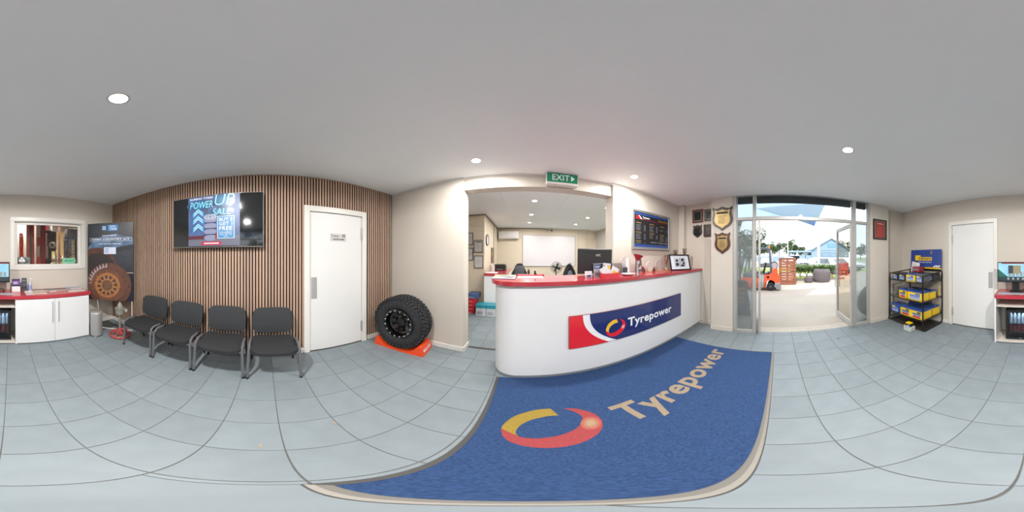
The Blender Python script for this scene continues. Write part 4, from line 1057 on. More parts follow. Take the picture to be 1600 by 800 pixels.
battery(2.43, 2.69, -2.46, -2.235, zt, .20, M_bblue, M_bblue, 'plain blue battery at the corner end of the lowest shelf')
battery(1.82, 2.40, -2.50, -2.235, zt, .205, M_yel, M_bblue, 'widest yellow and blue battery along the front of the lowest shelf', True)
battery(1.82, 2.10, -2.78, -2.56, zt, .20, M_yel, M_bblue, 'yellow battery at the back of the lowest shelf')
battery(2.13, 2.45, -2.78, -2.53, zt, .22, M_bdark, M_bblue, 'black battery at the back of the lowest shelf')
tg = tag(MB().box(1.796, 1.80, -2.76, -2.72, .64, .80).lathe([(.018, -.002), (.03, -.002), (.03, .002), (.018, .002), (.018, -.002)], 16, M=Matrix.Translation((1.798, -2.74, .82)) @ Matrix.Rotation(PI/2, 4, 'Y')).build('strap_tag', M_yel), 'yellow carry strap hanging off the side of the rack', 'strap')
cs = thing('century_board', 'blue battery advertising board leaning on the wall above the rack', 'sign', (2.2, -2.80, 1.15)); cs.name = 'advert_board'
F_ = Face((2.633, -2.79, 1.185), (-1, 0, 0), (0, -.05, 1), .843, .41)
b = MB(); F_.rect(b, 0, 1, 0, 1, 0, -.012); b.build('board', mat('advert_blue_card', '#27408a', .35, noise=.05), cs)
b = MB(); F_.poly(b, [(.16, .42), (.72, .42), (.72, .60), (.36, .60), (.34, .70), (.16, .70)], .002); b.build('yellow_panel', M_yel, cs)
b = MB(); F_.text(b, 'Century', .29, .71, .43, .60, .004, .03, .1); b.build('maker_lettering', mat('ink_navy', '#151f4a', .4), cs)
b = MB(); F_.text(b, 'built tough and long', .28, .72, .29, .36, .004, .02); b.build('slogan', M_swhite, cs)
b = MB(); F_.rect(b, .5, 1, 0, .07, .002); b.build('yellow_strip', M_yel, cs)
b = MB(); F_.ell(b, .70, .88, .035, .022, .002, n=16, hole=.6); F_.rect(b, .67, .73, .76, .80, .002); b.build('gold_badge', M_gold, cs)
b = MB(); [F_.ell(b, .80+.03*i, .12+.02*(i % 3), .022, .014, .003, n=10) for i in range(6)]; b.build('white_blossom', M_swhite, cs)
F_ = Face((2.50, -2.66, 1.13), (-1, 0, -.18), (-.10, -.1, 1), .225, .21)
pc = tag(MB().box(0, 0, 0, 0, 0, 0).build('price_card', M_paper), 'white price card propped up on the top shelf of the rack', 'card')
bpy.data.objects.remove(pc)
b = MB(); F_.rect(b, 0, 1, 0, 1, .001, -.002); pc = tag(b.build('price_card', M_paper), 'white price card propped on the battery rack in front of the blue board', 'card')
b = MB(); lines(F_, b, .1, .9, .1, .85, 6, .3, .2, .002); b.build('print', M_grey, pc)
rc = thing('tool_case', 'small red and silver tester case on top of the battery rack', 'case', (2.2, -2.62, 1.13))
B('case', mat('case_red', '#8f2f36', .4, noise=.3, nscale=40), rc, 2.13, 2.33, -2.66, -2.50, 1.125, 1.235, bev=.01)
b = MB(); F2 = Face((2.33, -2.5, 1.13), (-1, 0, 0), (0, 0, 1), .2, .1)
F2.rect(b, .1, .45, .2, .8, .002); F2.rect(b, .55, .9, .35, .7, .002); b.build('label_sheet', M_grey, rc)
ic = thing('battery_box', 'small battery in a clear tub standing on the floor before the rack', 'battery', (2.07, -2.15, 0))
B('tub', mat('milky_tub', '#b7beb9', .3), ic, 1.975, 2.155, -2.22, -2.075, 0, .10, bev=.012)
B('case', M_bdark, ic, 1.995, 2.14, -2.205, -2.09, .10, .155, bev=.004); B('lid', M_yel, ic, 2.01, 2.12, -2.19, -2.10, .155, .175, bev=.004)
F2 = Face((2.14, -2.0885, .07), (-1, 0, 0), (0, 0, 1), .145, .075); b = MB(); F2.rect(b, .05, .95, .1, .9, .012); lb = b.build('label_sheet', mat('label_silver', '#9fb0cf', .35), ic)
b = MB(); F2.rect(b, .05, .6, .65, .9, .014); b.build('yellow_tab', mat('tab_orange', '#d98a2a', .4), lb)

# ============================================================ THINGS ON THE RECEPTION COUNTER
Z1 = 1.2075
def slab(name, label, cat, x, y, z, w_, d_, h, rz, m, cover=None, group=None):
    t = thing(name, label, cat, (x, y, z), rz, group)
    B('pages', m, t, -w_/2, w_/2, -d_/2, d_/2, 0, h, local=True)
    if cover: B('cover', cover, t, -w_/2-.001, w_/2+.001, -d_/2-.001, d_/2+.001, h, h+.0015, local=True)
    return t
gm = 'papers piled at the rounded end of the counter'
slab('clipboard', 'blue-edged clipboard at the bottom of the paper pile', 'clipboard', -.19, 1.80, Z1, .24, .24, .006, -.04, mat('clip_blue', '#46507e', .4), mat('clip_sheet', '#a9aaa2', .5, col2='#c9c9c6', nscale=16), gm)
slab('magazine', 'cream magazine on the clipboard at the rounded counter end', 'magazine', -.205, 1.86, Z1+.008, .21, .19, .008, .10, M_paper, mat('cover_cream', '#c3bd9e', .4, col2='#8d8873', nscale=20), gm)
slab('magazine', 'open grey magazine on top of the paper pile', 'magazine', -.16, 1.83, Z1+.018, .15, .15, .006, -.3, M_paper, mat('cover_greyish', '#b7b2ae', .4, col2='#6f6a66', nscale=24), gm)
kb = thing('key_bunch', 'bunch of keys with an olive tag on the magazines', 'keys', (-.20, 1.87, Z1+.026))
MB().lathe([(.014, -.0015), (.017, 0), (.014, .0015)], 16, (-.20, 1.87, Z1+.029)).build('key_ring', M_chrome, kb)
for i, a in enumerate((.3, 1.1, 2.4)):
    Mx = Matrix.Translation((-.20, 1.87, Z1+.0275+.002*i)) @ Matrix.Rotation(a, 4, 'Z')
    MB().box(.014, .036, -.009, .009, 0, .002, M=Mx).box(.036, .06, -.003, .003, 0, .002, M=Mx).build('key', mat('brass', '#8a7a45', .35, .8), kb)
tr = thing('paper_tray', 'shallow white tray with bright red back lip in the counter top', 'tray', (.10, 1.9, Z1))
B('tray_base', M_white, tr, -.05, .245, 1.77, 1.93, Z1, Z1+.006, bev=.002)
B('back_lip', mat('bright_red', '#d7202c', .3), tr, -.045, .235, 1.925, 1.94, Z1, Z1+.018, bev=.003)
B('rim', M_red, tr, -.06, .27, 1.94, 2.0, Z1, Z1+.020, bev=.003)
sk = thing('stapler', 'small black stapler standing on the rim of the red tray', 'stapler', (.16, 1.97, Z1+.020))
MB().box(.145, .18, 1.965, 1.98, Z1+.020, Z1+.032).box(.148, .170, 1.966, 1.979, Z1+.030, Z1+.065, bev=.004).build('body', M_black, sk)
mo = thing('office_monitor', 'large dark monitor seen from behind on the counter', 'monitor', (.95, 1.96, Z1))
Mm = Matrix.Translation((.945, 1.955, 1.385)) @ Matrix.Rotation(math.radians(-4), 4, 'Z') @ Matrix.Rotation(math.radians(2), 4, 'X')
MB().box(-.245, .245, -.012, .012, -.165, .165, bev=.008, M=Mm).build('casing', mat('monitor_back', '#232527', .4, noise=.1, nscale=5), mo)
MB().box(-.17, .20, -.015, -.011, .115, .122, M=Mm).build('vent_slot', M_ink, mo)
MB().box(-.05, .13, -.022, -.011, -.13, -.03, bev=.004, M=Mm).build('mount_plate', M_black, mo)
Fm = Face(Mm @ Vector((-.0, -.0125, .065)), Mm.to_3x3() @ Vector((1, 0, 0)), Mm.to_3x3() @ Vector((0, 0, 1)), .07, .032)
b = MB(); Fm.text(b, 'AOC', 0, 1, 0, 1, .001, .02); b.build('maker_lettering', mat('monitor_logo', '#b9bcbd', .4), mo)
MB().cyl((.95, 1.975, Z1), (.95, 1.975, 1.30), .02, n=12).build('stand_neck', M_black, mo)
MB().box(.86, 1.04, 1.93, 2.01, Z1, Z1+.008, bev=.003).build('stand_base', M_black, mo)
stand_card('card_holder', 'small white card stand with a purple card in front of the monitor', 'card holder', .70, .785, 1.70, .070, M_paper, M_acry, z=Z1, yd=-1, lean=.012,
           ink=[(mat('card_purple', '#3f3a86', .4), (.25, .8, .08, .42, 0)), (mat('card_red', '#b4485a', .4), (.1, .9, .72, .84, 1))])
stand_card('brochure_holder', 'grey brochures with blue headers in a clear stand', 'holder', .787, .873, 1.65, .145, mat('brochure_grey', '#b7b4b8', .4), M_acry, z=Z1, yd=-1, lean=.012,
           ink=[(mat('brochure_blue', '#31507e', .4), (0, 1, .68, 1, 0)), (M_paper, (.15, .8, .76, .92, 2)), (M_grey, (.1, .9, .1, .6, 6))])
rb = thing('red_leaflet_box', 'red box full of white and yellow leaflets on the counter', 'box', (.94, 1.55, Z1))
MB().box(.845, 1.045, 1.525, 1.53, Z1, Z1+.055).box(.845, .850, 1.53, 1.63, Z1, Z1+.055).box(1.04, 1.045, 1.53, 1.63, Z1, Z1+.055).box(.845, 1.045, 1.625, 1.63, Z1, Z1+.055).build('box', mat('box_red', '#c93c48', .35), rb)
for i, (x, dz, ang, mm_) in enumerate(((.885, .10, .55, M_paper), (.93, .13, -.55, M_paper), (.99, .115, .5, M_paper), (.91, .155, .12, mat('leaflet_lilac', '#cfcbe2', .5)))):
    tl = thing('leaflet', ['grey-white leaflet leaning in the red box, first', 'white folded leaflet crossing the others in the red box', 'white leaflet leaning at the yellow end of the red box', 'tall lilac leaflet standing highest in the red box'][i], 'leaflet', (x, 1.575+.012*i, Z1+.005), 0, 'leaflets in the red box')
    Mx = Matrix.Translation((x, 1.575+.012*i, Z1+.01)) @ Matrix.Rotation(ang, 4, 'Y')
    MB().box(-.05, .05, -.002, .002, 0, dz, M=Mx).build('sheet', mm_, tl)
    if i == 3:
        MB().box(-.0, .045, -.0032, -.002, .09, .13, M=Mx).build('yellow_patch', M_syel, tl); MB().box(-.045, -.015, -.0032, -.002, .1, .13, M=Mx).build('round_print', M_gold, tl)
    if i == 2: MB().box(-.02, .035, -.0032, -.002, .03, .07, M=Mx).build('orange_patch', M_syel, tl)
for i, x in enumerate((1.185, 1.27)):
    t = thing('glass_tumbler', ['clear glass vase nearest the monitor', 'clear glass vase beside the dark clock'][i], 'glass', (x, 1.86, Z1), 0, 'clear glass vases')
    MB().lathe([(0, .004), (.032, .004), (.034, .02), (.036, .15), (.033, .15), (.031, .02), (0, .012)], 24, (x, 1.86, Z1)).build('bowl', M_acry, t)
tag(B('desk_clock', mat('clock_slate', '#39424a', .3), None, 1.30, 1.365, 1.80, 1.83, Z1, Z1+.09, bev=.004), 'small dark slate block clock on the counter', 'clock')
pl = thing('white_dish', 'flat white oval dish under the white arched award', 'dish', (1.275, 1.67, Z1))
MB().lathe([(0, .004), (.055, .004), (.085, .020), (.088, .022), (.082, .024), (.05, .010), (0, .010)], 32, (1.275, 1.67, Z1)).build('dish', mat('porcelain', '#dedfe0', .2), pl)
aw = thing('arched_award', 'tall white arched award with grey disc back, behind the dish', 'award', (1.375, 1.85, Z1))
b = MB(); arc = [(1.375+.085*math.cos(PI*i/14)*1.0, Z1+.155+.085*math.sin(PI*i/14)) for i in range(15)]
b.prism([(1.29, 1.865, Z1+.01)]+[(x, 1.865, z) for x, z in arc[::-1]]+[(1.46, 1.865, Z1+.01)], (0, .015, 0)); b.build('disc_back', mat('award_grey', '#b9b2ad', .4), aw)
MB().prism([(1.375, 1.86, Z1), (1.375, 1.86, Z1+.20), (1.385, 1.86, Z1+.225), (1.415, 1.86, Z1+.225), (1.43, 1.86, Z1)], (0, -.02, 0)).build('white_panel', M_white, aw)
mg = thing('funnel_trophy', 'chrome column topped with a dark red funnel cup', 'trophy', (1.405, 1.66, Z1))
MB().lathe([(.0, 0), (.022, .001), (.020, .006), (.016, .02), (.014, .20), (.02, .205)], 20, (1.315, 1.60, Z1)).build('column', M_chrome, mg)
Mx = Matrix.Translation((1.315, 1.60, Z1+.19)) @ Matrix.Rotation(.3, 4, 'Y')
MB().lathe([(.018, 0), (.028, .02), (.055, .055), (.062, .068), (.052, .062), (.02, .02)], 24, M=Mx).build('funnel', mat('funnel_red', '#9a2430', .3), mg)
mg.location = (1.315, 1.60, Z1)
for ch_ in mg.children: ch_.location = (1.405-1.315, 0, 0)
def award(label, x, y, w_, h, kind, m, base_m, group='glass awards along the counter'):
    t = thing('glass_award', label, 'award', (x, y, Z1), 0, group)
    B('foot', base_m, t, x-w_*.28, x+w_*.28, y-.02, y+.02, Z1, Z1+.014, bev=.002)
    if kind == 'slab': p = [(-.5, .0), (.5, 0), (.38, 1), (-.42, 1)]
    elif kind == 'round': p = [(.5*math.cos(a), .5+.5*math.sin(a)) for a in [2*PI*i/20 for i in range(20)]]
    elif kind == 'diamond': p = [(0, 0), (.5, .42), (.12, 1), (-.4, .75), (-.5, .35)]
    MB().prism([(x+u*w_, y-.008, Z1+.014+v*h) for u, v in p], (0, .016, 0)).build('glass_body', m, t)
    return t
a1 = award('mauve rectangular glass award with inner white shapes', 1.60, 1.84, .13, .19, 'slab', mat('mauve_glass', '#6f5a66', .15), M_chrome)
F2 = Face((1.535, 1.831, Z1+.014), (1, 0, 0), (0, 0, 1), .13, .19)
b = MB(); F2.poly(b, [(.25, .85), (.6, .85), (.55, .62), (.2, .62)], .002); F2.poly(b, [(.4, .2), (.75, .5), (.9, .2)], .002); b.build('white_shape', mat('award_white', '#c5bfc0', .3), a1)
gl = mat('frosted_award', '#c8c3bd', .2)
award('clear round glass award on a wooden foot', 1.80, 1.80, .15, .155, 'round', gl, mat('pale_wood', '#c0a27c', .5))
award('faceted diamond glass award next to the framed photo', 2.03, 1.82, .17, .19, 'diamond', mat('grey_award', '#aba39d', .2), mat('pale_wood', '#c0a27c', .5))
for x in (1.70, 1.92):
    tag(MB().prism([(x-.02, 1.83, Z1), (x+.035, 1.83, Z1), (x+.035, 1.83, Z1+.04), (x-.02, 1.83, Z1+.09)], (0, .02, 0)).build('wood_block', mat('maroon_wood', '#6e3832', .4)),
        'small maroon award stand %s the round glass award' % ('before' if x < 1.8 else 'after'), 'stand')
# framed photo leaning back, turned to the waiting area
fp = thing('photo_frame', 'black-framed black and white photo collage leaning at the wall end of the counter', 'picture frame', (2.38, 1.60, Z1))
A = Vector((2.20, 1.70, Z1)); Bv = Vector((2.58, 1.53, Z1)); U_ = (Bv-A); L_ = U_.length; Nn = Vector((U_.y, -U_.x, 0)).normalized()
Vv = (Vector((0, 0, 1)) - Nn*.30).normalized()
Ff = Face(A, U_, Vv, L_, .285)
if Ff.N.y > 0: pass
b = MB()
for r_4 in ((0, 1, 0, .06), (0, 1, .94, 1), (0, .05, .06, .94), (.95, 1, .06, .94)): Ff.rect(b, *r_4, .018, -.004)
b.build('frame', M_blackgl, fp)
b = MB(); Ff.rect(b, .04, .96, .05, .95, .002, -.004); b.build('mount', mat('mount_white', '#c9ced8', .4), fp)
b = MB(); Ff.rect(b, .22, .80, .20, .80, .004); b.build('photo_ground', mat('photo_grey', '#a9adb4', .4), fp)
b = MB()
for (cu, cv, w2, h2) in ((.36, .38, .09, .11), (.36, .62, .07, .08), (.64, .66, .08, .10), (.68, .45, .06, .09), (.62, .30, .10, .07)):
    Ff.poly(b, [(cu-w2*.9, cv-h2), (cu+w2*.6, cv-h2*.9), (cu+w2, cv+h2*.3), (cu+w2*.2, cv+h2), (cu-w2*.8, cv+h2*.7)], .006)
Ff.rect(b, .495, .505, .20, .80, .006); b.build('photo_dark', M_ink, fp)
MB().prism([A-Nn*.02+Vector((0.1, -.04, 0)), A-Nn*.14+Vector((.12, -.04, 0)), A-Nn*.07+Vector((.1, -.04, .2))], U_.normalized()*.01).build('strut', M_black, fp)
def cup(x, y, h, r, label):
    t = thing('silver_trophy', label, 'trophy', (x, y, Z1), 0, 'silver trophy cups at the end of the counter')
    MB().lathe([(0, 0), (r*.62, 0), (r*.62, h*.07), (r*.4, h*.09)], 20, (x, y, Z1)).build('foot', mat('pale_foot', '#b9a07c', .4), t)
    MB().lathe([(r*.4, h*.09), (r*.16, h*.16), (r*.14, h*.30), (r*.3, h*.42), (r*.62, h*.60), (r*.85, h*.85), (r, h), (r*.94, h), (r*.75, h*.8), (r*.5, h*.6), (0, h*.5)], 24, (x, y, Z1)).build('bowl', M_silver, t)
    for s in (-1, 1): MB().tube([(x+s*r*.6, y, Z1+h*.58), (x+s*r*1.15, y, Z1+h*.66), (x+s*r*1.25, y, Z1+h*.86), (x+s*r*.9, y, Z1+h*.92)], .004, 6).build('handle', M_silver, t)
cup(2.33, 1.90, .27, .05, 'silver cup behind the framed photo, nearest the price board')
cup(2.56, 1.86, .37, .05, 'tall silver cup behind the framed photo, in the middle')
cup(2.72, 1.75, .40, .048, 'tallest silver cup at the corner end of the counter')
cup(2.44, 1.88, .25, .04, 'smallest silver cup hidden behind the framed photo')

# ============================================================ OFFICE
wb = thing('whiteboard', 'large blank whiteboard on the far office wall', 'whiteboard', (1.12, 6.53, 1.04))
B('panel', mat('board_white', '#d5d2d4', .25), wb, .035, 2.203, 6.525, 6.548, 1.045, 2.285)
b = MB(); ring_frame(b, .022, 2.216, 1.032, 2.298, .016, 6.518, 6.548, .003); b.build('frame', mat('board_frame', '#8e867c', .4, .4), wb)
ac = thing('air_conditioner', 'white split air conditioner high on the far office wall', 'air conditioner', (-.52, 6.45, 2.12))
B('casing', mat('ac_white', '#d9d7d6', .35), ac, -.93, -.13, 6.36, 6.548, 2.125, 2.435, bev=.03, seg=3)
B('louvre', mat('ac_flap', '#cfccca', .35), ac, -.90, -.16, 6.345, 6.37, 2.145, 2.215, bev=.006)
B('side_vent', mat('ac_side', '#7d756c', .6), ac, -.945, -.93, 6.37, 6.53, 2.13, 2.42)
cm = thing('security_camera', 'small white and black ceiling camera above the whiteboard', 'camera', (1.15, 6.42, 2.50))
MB().cyl((1.15, 6.45, ZC), (1.15, 6.45, 2.52), .03, n=14).box(1.10, 1.20, 6.40, 6.48, 2.50, 2.55, bev=.01).build('housing', M_trim, cm)
MB().cyl((1.17, 6.43, 2.50), (1.18, 6.36, 2.475), .035, n=16).build('lens', M_black, cm)
for i, (x0, x1, z0, z1, lb) in enumerate(((-1.447, -1.29, 1.745, 2.077, 'framed certificate beside the jamb, upper one'), (-1.447, -1.287, 1.33, 1.662, 'framed certificate beside the jamb, lower one'),
        (-1.264, -1.022, 1.54, 1.875, 'framed certificate with dark heading below the clock side'), (-1.262, -1.014, 1.125, 1.46, 'framed plain certificate lowest, above the red boxes'))):
    t = thing('office_certificate', lb, 'picture', ((x0+x1)/2, 4.18, z0), 0, 'framed certificates on the office wall')
    b = MB(); ring_frame(b, x0, x1, z0, z1, .018, 4.165, 4.188, .002); b.build('frame', mat('frame_grey', '#5e554e', .4), t)
    B('sheet', mat('cert_sheet', '#c3c0be', .5, noise=.02), t, x0+.015, x1-.015, 4.172, 4.188, z0+.015, z1-.015)
    F2 = Face((x0+.02, 4.171, z0+.02), (1, 0, 0), (0, 0, 1), x1-x0-.04, z1-z0-.04)
    b = MB(); lines(F2, b, .15, .85, .3, .75, 5, .4, .15, .001); b.build('print', M_grey, t)
    if i == 2: b = MB(); F2.rect(b, .12, .9, .85, .93, .001); b.build('heading', M_ink, t)
ck2 = thing('wall_clock', 'round silver-rimmed clock on the office side wall', 'clock', (-.985, 4.5, 1.9))
Mx = Matrix.Translation((-.985, 4.50, 1.90)) @ Matrix.Rotation(PI/2, 4, 'Y')
MB().lathe([(.16, 0), (.165, .03), (.145, .035), (.14, .02)], 32, M=Mx).build('rim', mat('clock_rim', '#6d6861', .4, .5), ck2)
MB().lathe([(0, .018), (.142, .018)], 32, M=Mx).build('dial', M_paper, ck2)
MB().box(-.1, .0, -.004, .004, .02, .022, M=Mx).box(-.004, .004, 0, .07, .02, .022, M=Mx).build('hands', M_ink, ck2)
tag(MB().box(-.984, -.95, 5.12, 5.42, 1.22, 1.72, bev=.01).build('key_cabinet', mat('cab_tan', '#9a8468', .6, col2='#4a4038', nscale=6)), 'narrow brown notice panel beyond the clock on the side wall', 'panel')
tag(MB().box(-.984, -.97, 5.60, 5.62, 0, ZC).build('wall_trunking', mat('trunk_dark', '#5f574d', .6)), 'thin dark trunking running down the office side wall', 'trunking')
ds = thing('side_counter', 'white office side counter with a red edge by the left wall', 'counter', (-.75, 4.6, 0))
B('front_panel', M_white, ds, -.925, -.37, 3.92, 3.94, 0, .96); B('worktop', M_red, ds, -.93, -.36, 3.90, 5.4, .96, 1.02, bev=.004)
B('back_panel', M_white, ds, -.38, -.36, 3.94, 5.4, 0, .96)
tag(MB().box(-.90, -.62, 3.98, 4.2, 1.02, 1.03).build('paper_sheets', M_paper), 'loose white paper on the office side counter', 'paper')
tag(MB().lathe([(0, 0), (.07, 0), (.07, .12), (.06, .18), (.03, .2), (0, .2)], 20, (-.80, 4.35, 1.02)).build('white_canister', mat('canister', '#b7b0a6', .4)), 'rounded grey canister on the side counter', 'canister')
pr = thing('printer', 'black office printer on the side counter', 'printer', (-.62, 4.9, 1.02))
B('body', M_black, pr, -.80, -.48, 4.75, 5.1, 1.02, 1.16, bev=.01); B('lid', mat('printer_lid', '#2e302c', .4), pr, -.81, -.50, 4.76, 5.1, 1.16, 1.20, bev=.01); B('tray', M_alu, pr, -.74, -.56, 4.68, 4.75, 1.05, 1.06)
gc = thing('gaming_chair', 'grey and black high-back office chair behind the counter', 'chair', (-.06, 4.1, 0))
MB().prism([(-.27, 4.1, .50), (-.27, 4.1, .98), (-.20, 4.1, 1.12), (-.14, 4.1, 1.24), (-.10, 4.1, 1.262), (-.02, 4.1, 1.262), (.02, 4.1, 1.24), (.08, 4.1, 1.12), (.15, 4.1, .98), (.15, 4.1, .50)], (0, .09, 0)).build('backrest', M_black, gc)
MB().box(-.18, .06, 4.085, 4.10, .98, 1.21, bev=.02, seg=2).build('head_panel', mat('chair_panel', '#4b4f56', .6), gc)
MB().box(-.28, .17, 4.15, 4.6, .44, .54, bev=.03, seg=2).build('seat', M_black, gc)
MB().box(.15, .20, 4.15, 4.45, .66, 1.10, bev=.02, seg=2).build('armrest', M_black, gc)
MB().cyl((-.06, 4.38, .08), (-.06, 4.38, .46), .03, n=12).build('gas_column', M_black, gc)
for i in range(5):
    a = 2*PI*i/5; e = (-.06+.3*math.cos(a), 4.38+.3*math.sin(a))
    MB().tube([(-.06, 4.38, .1), (e[0], e[1], .07)], .018).cyl((e[0], e[1]-.02, .03), (e[0], e[1]+.02, .03), .03, n=12).build('leg', M_black, gc)
fn = thing('pedestal_fan', 'dark pedestal fan standing before the whiteboard', 'fan', (1.072, 5.0, 0))
MB().cyl((1.072, 5.06, .02), (1.072, 5.06, 1.03), .015, n=12).build('pole', M_black, fn); MB().lathe([(0, .03), (.17, .02), (.2, 0), (0, 0)], 28, (1.072, 5.06, 0)).build('base', M_black, fn)
b = MB(); c0 = Vector((1.072, 5.0, 1.094)); RR = .183
for rr, yy in ((RR, 0), (RR*.97, -.03), (RR*.8, -.055), (RR*.55, -.065), (RR*.25, -.07), (RR*.97, .03), (RR*.6, .06)):
    b.tube([(c0.x+rr*math.cos(2*PI*i/28), c0.y+yy, c0.z+rr*math.sin(2*PI*i/28)) for i in range(28)], .0022, 4, closed=True)
for i in range(28):
    a = 2*PI*i/28; k = (math.cos(a), math.sin(a))
    b.tube([(c0.x+k[0]*r, c0.y+yy, c0.z+k[1]*r) for r, yy in ((.03, -.07), (RR*.8, -.055), (RR*.97, -.03), (RR, 0), (RR*.97, .03), (.05, .065))], .0018, 4)
b.build('cage', M_blacksteel, fn)
for i in range(4):
    Mx = Matrix.Translation(c0) @ Matrix.Rotation(i*PI/2+.4, 4, 'Y') @ Matrix.Rotation(.45, 4, 'X')
    MB().prism([(.02, 0, -.02), (.13, 0, -.05), (.145, 0, .0), (.12, 0, .05), (.02, 0, .02)], (0, .004, 0), M=Mx).build('blade', mat('fan_blade', '#4a4a4c', .5), fn)
MB().cyl((c0.x, c0.y-.04, c0.z), (c0.x, c0.y+.12, c0.z), .04, n=16).build('motor', M_black, fn)
bp = thing('backpack', 'black and grey backpack hanging on a chair behind the counter', 'bag', (1.18, 3.95, .9))
def blob(cx, cy, cz, sx, sy, sz, p=2.6, sub=4, top=.7):
    bm = bmesh.new(); bmesh.ops.create_icosphere(bm, subdivisions=sub, radius=1)
    for v in bm.verts:
        x, y, z = v.co; k = (abs(x)**p+abs(y)**p+abs(z)**p)**(-1/p); x, y, z = x*k, y*k, z*k
        tpr = 1-(1-top)*max(0, (z+.2)/1.2)
        v.co = Vector((cx+x*sx*tpr, cy+y*sy*tpr, cz+z*sz))
    return bm
MB().addbm(blob(1.185, 3.97, 1.0, .17, .10, .255, 2.8, 4, .45), True).build('body', M_felt, bp)
MB().addbm(blob(1.18, 3.87, .96, .09, .04, .14, 2.8, 3, .5), True).build('front_pocket', mat('pack_grey', '#56606a', .7), bp)
MB().tube([(1.15, 3.9, 1.22), (1.17, 3.9, 1.275), (1.21, 3.9, 1.27), (1.22, 3.9, 1.21)], .008, 6).build('grab_loop', M_felt, bp)
for s in (-1, 1): MB().tube([(1.185+s*.04, 3.87, 1.20), (1.185+s*.10, 3.85, 1.08), (1.185+s*.15, 3.86, .92)], .014, 6).build('strap', M_black, bp)
oc = thing('office_chair', 'plain black office chair carrying the backpack', 'chair', (1.18, 4.15, 0))
MB().box(.96, 1.40, 4.08, 4.14, .55, .95, bev=.02, seg=2).build('backrest', M_black, oc); MB().box(.95, 1.41, 4.14, 4.6, .44, .52, bev=.02, seg=2).build('seat', M_black, oc)
MB().cyl((1.18, 4.37, .0), (1.18, 4.37, .45), .03, n=12).lathe([(0, .04), (.26, .02), (.26, 0), (0, 0)], 24, (1.18, 4.37, 0)).build('base', M_black, oc)
# boxes on the office floor
def carton(name, label, x0, x1, y0, y1, z0, z1, m, lid=None, band=None, group=None):
    t = thing(name, label, 'box', ((x0+x1)/2, (y0+y1)/2, z0), 0, group)
    B('carton', m, t, x0, x1, y0, y1, z0, z1 if not lid else z1-.085, bev=.002)
    if lid: B('lid', lid, t, x0-.003, x1+.003, y0-.003, y1+.003, z1-.085, z1, bev=.002)
    F2 = Face((x0, y0-.003, z0), (1, 0, 0), (0, 0, 1), x1-x0, z1-z0)
    b = MB(); lines(F2, b, .12, .8, .15, .42, 2, .3, .25, .002); b.build('print', band or M_swhite, t)
    return t
M_teal = mat('teal_lid', '#2a93a6', .4); M_cb = mat('carton_white', '#c9cdd4', .6)
gb = 'archive boxes by the side counter'
carton('archive_box', 'white box with teal lid, the one nearer the red boxes', -1.055, -.82, 3.64, 3.895, 0, .285, M_cb, M_teal, M_ink, gb)
carton('archive_box', 'white box with teal lid, half hidden by the counter end', -.808, -.57, 3.64, 3.895, 0, .285, M_cb, M_teal, M_ink, gb)
M_rb = mat('carton_red', '#c4242f', .5)
for i, z in enumerate((0, .095, .19, .285)):
    carton('filter_box', 'red filter box, %s of the stack of four' % ['lowest', 'second from the floor', 'third from the floor', 'topmost red'][i], -1.30+.004*i, -1.135+.012*i, 3.76, 4.0, z, z+.09, M_rb, None, M_swhite, 'red boxes stacked by the jamb')
carton('filter_box', 'blue and white carton lying on top of the red stack', -1.32, -1.06, 3.80, 4.12, .378, .50, mat('carton_blue', '#4a6190', .5, noise=.1), None, M_swhite)

# ============================================================ WORKSHOP SEEN THROUGH THE SOUTH WINDOW
struct('workshop_floor', MB().box(-4.4, 3.2, -8.6, -3.05, -.1, 0), mat('workshop_concrete', '#6e6b66', .8, noise=.15))
ws = struct('workshop_wall', MB().box(-4.6, 3.2, -8.8, -8.5, 0, 3.6).box(-4.6, -4.4, -8.6, -3.05, 0, 3.6).box(3.0, 3.2, -8.6, -3.05, 0, 3.6).box(-2.62, 3.2, -3.12, -3.05, 2.7, 3.6)
            .box(-4.4, -2.30, -3.12, -3.05, 0, 3.6), mat('workshop_grey', '#8d867b', .8, noise=.08))
M_brick = mat('tan_brick', '#c0a878', .85, noise=.15, nscale=20, rand=.10)
bk = None
for r_ in range(14):
    for c_ in range(8):
        x = -4.36+c_*.24+(.12 if r_ % 2 else 0); z = 1.35+r_*.10
        if bk is None:
            o = MB().box(0, .23, 0, .03, 0, .09, bev=.004).build('brick', M_brick, ws, local=True); bk = o.data
        else:
            o = bpy.data.objects.new('brick', bk); COL.objects.link(o); o.parent = ws
        o.location = (x+.9, -8.5, z)
struct('workshop_ceiling', MB().box(-4.4, 3.2, -8.6, -3.05, 3.5, 3.6), mat('workshop_ceiling_grey', '#8c857e', .8))
for i, (x, y) in enumerate(((-.62, -7.3), (-.55, -8.0), (-2.6, -5.6))):
    t = thing('workshop_lamp', ['square workshop ceiling lamp nearest the window', 'square workshop ceiling lamp at the far wall', 'workshop ceiling lamp over the steel shelving'][i], 'ceiling light', (x, y, 3.5), 0, 'workshop ceiling lamps')
    B('casing', M_trim, t, x-.16, x+.16, y-.12, y+.12, 3.44, 3.5); B('diffuser', mat('work_lamp', '#fff4e2', .5, emit=6), t, x-.14, x+.14, y-.10, y+.10, 3.43, 3.44)
    l = bpy.data.lights.new('lamp', 'AREA'); l.shape = 'RECTANGLE'; l.size = .28; l.size_y = .2; l.energy = 62; l.color = (1, .95, .88)
    lo = bpy.data.objects.new('lamp_light', l); COL.objects.link(lo); lo.parent = t; lo.location = (0, 0, -.08)
M_hoist = mat('hoist_red', '#d2262a', .35, noise=.04)
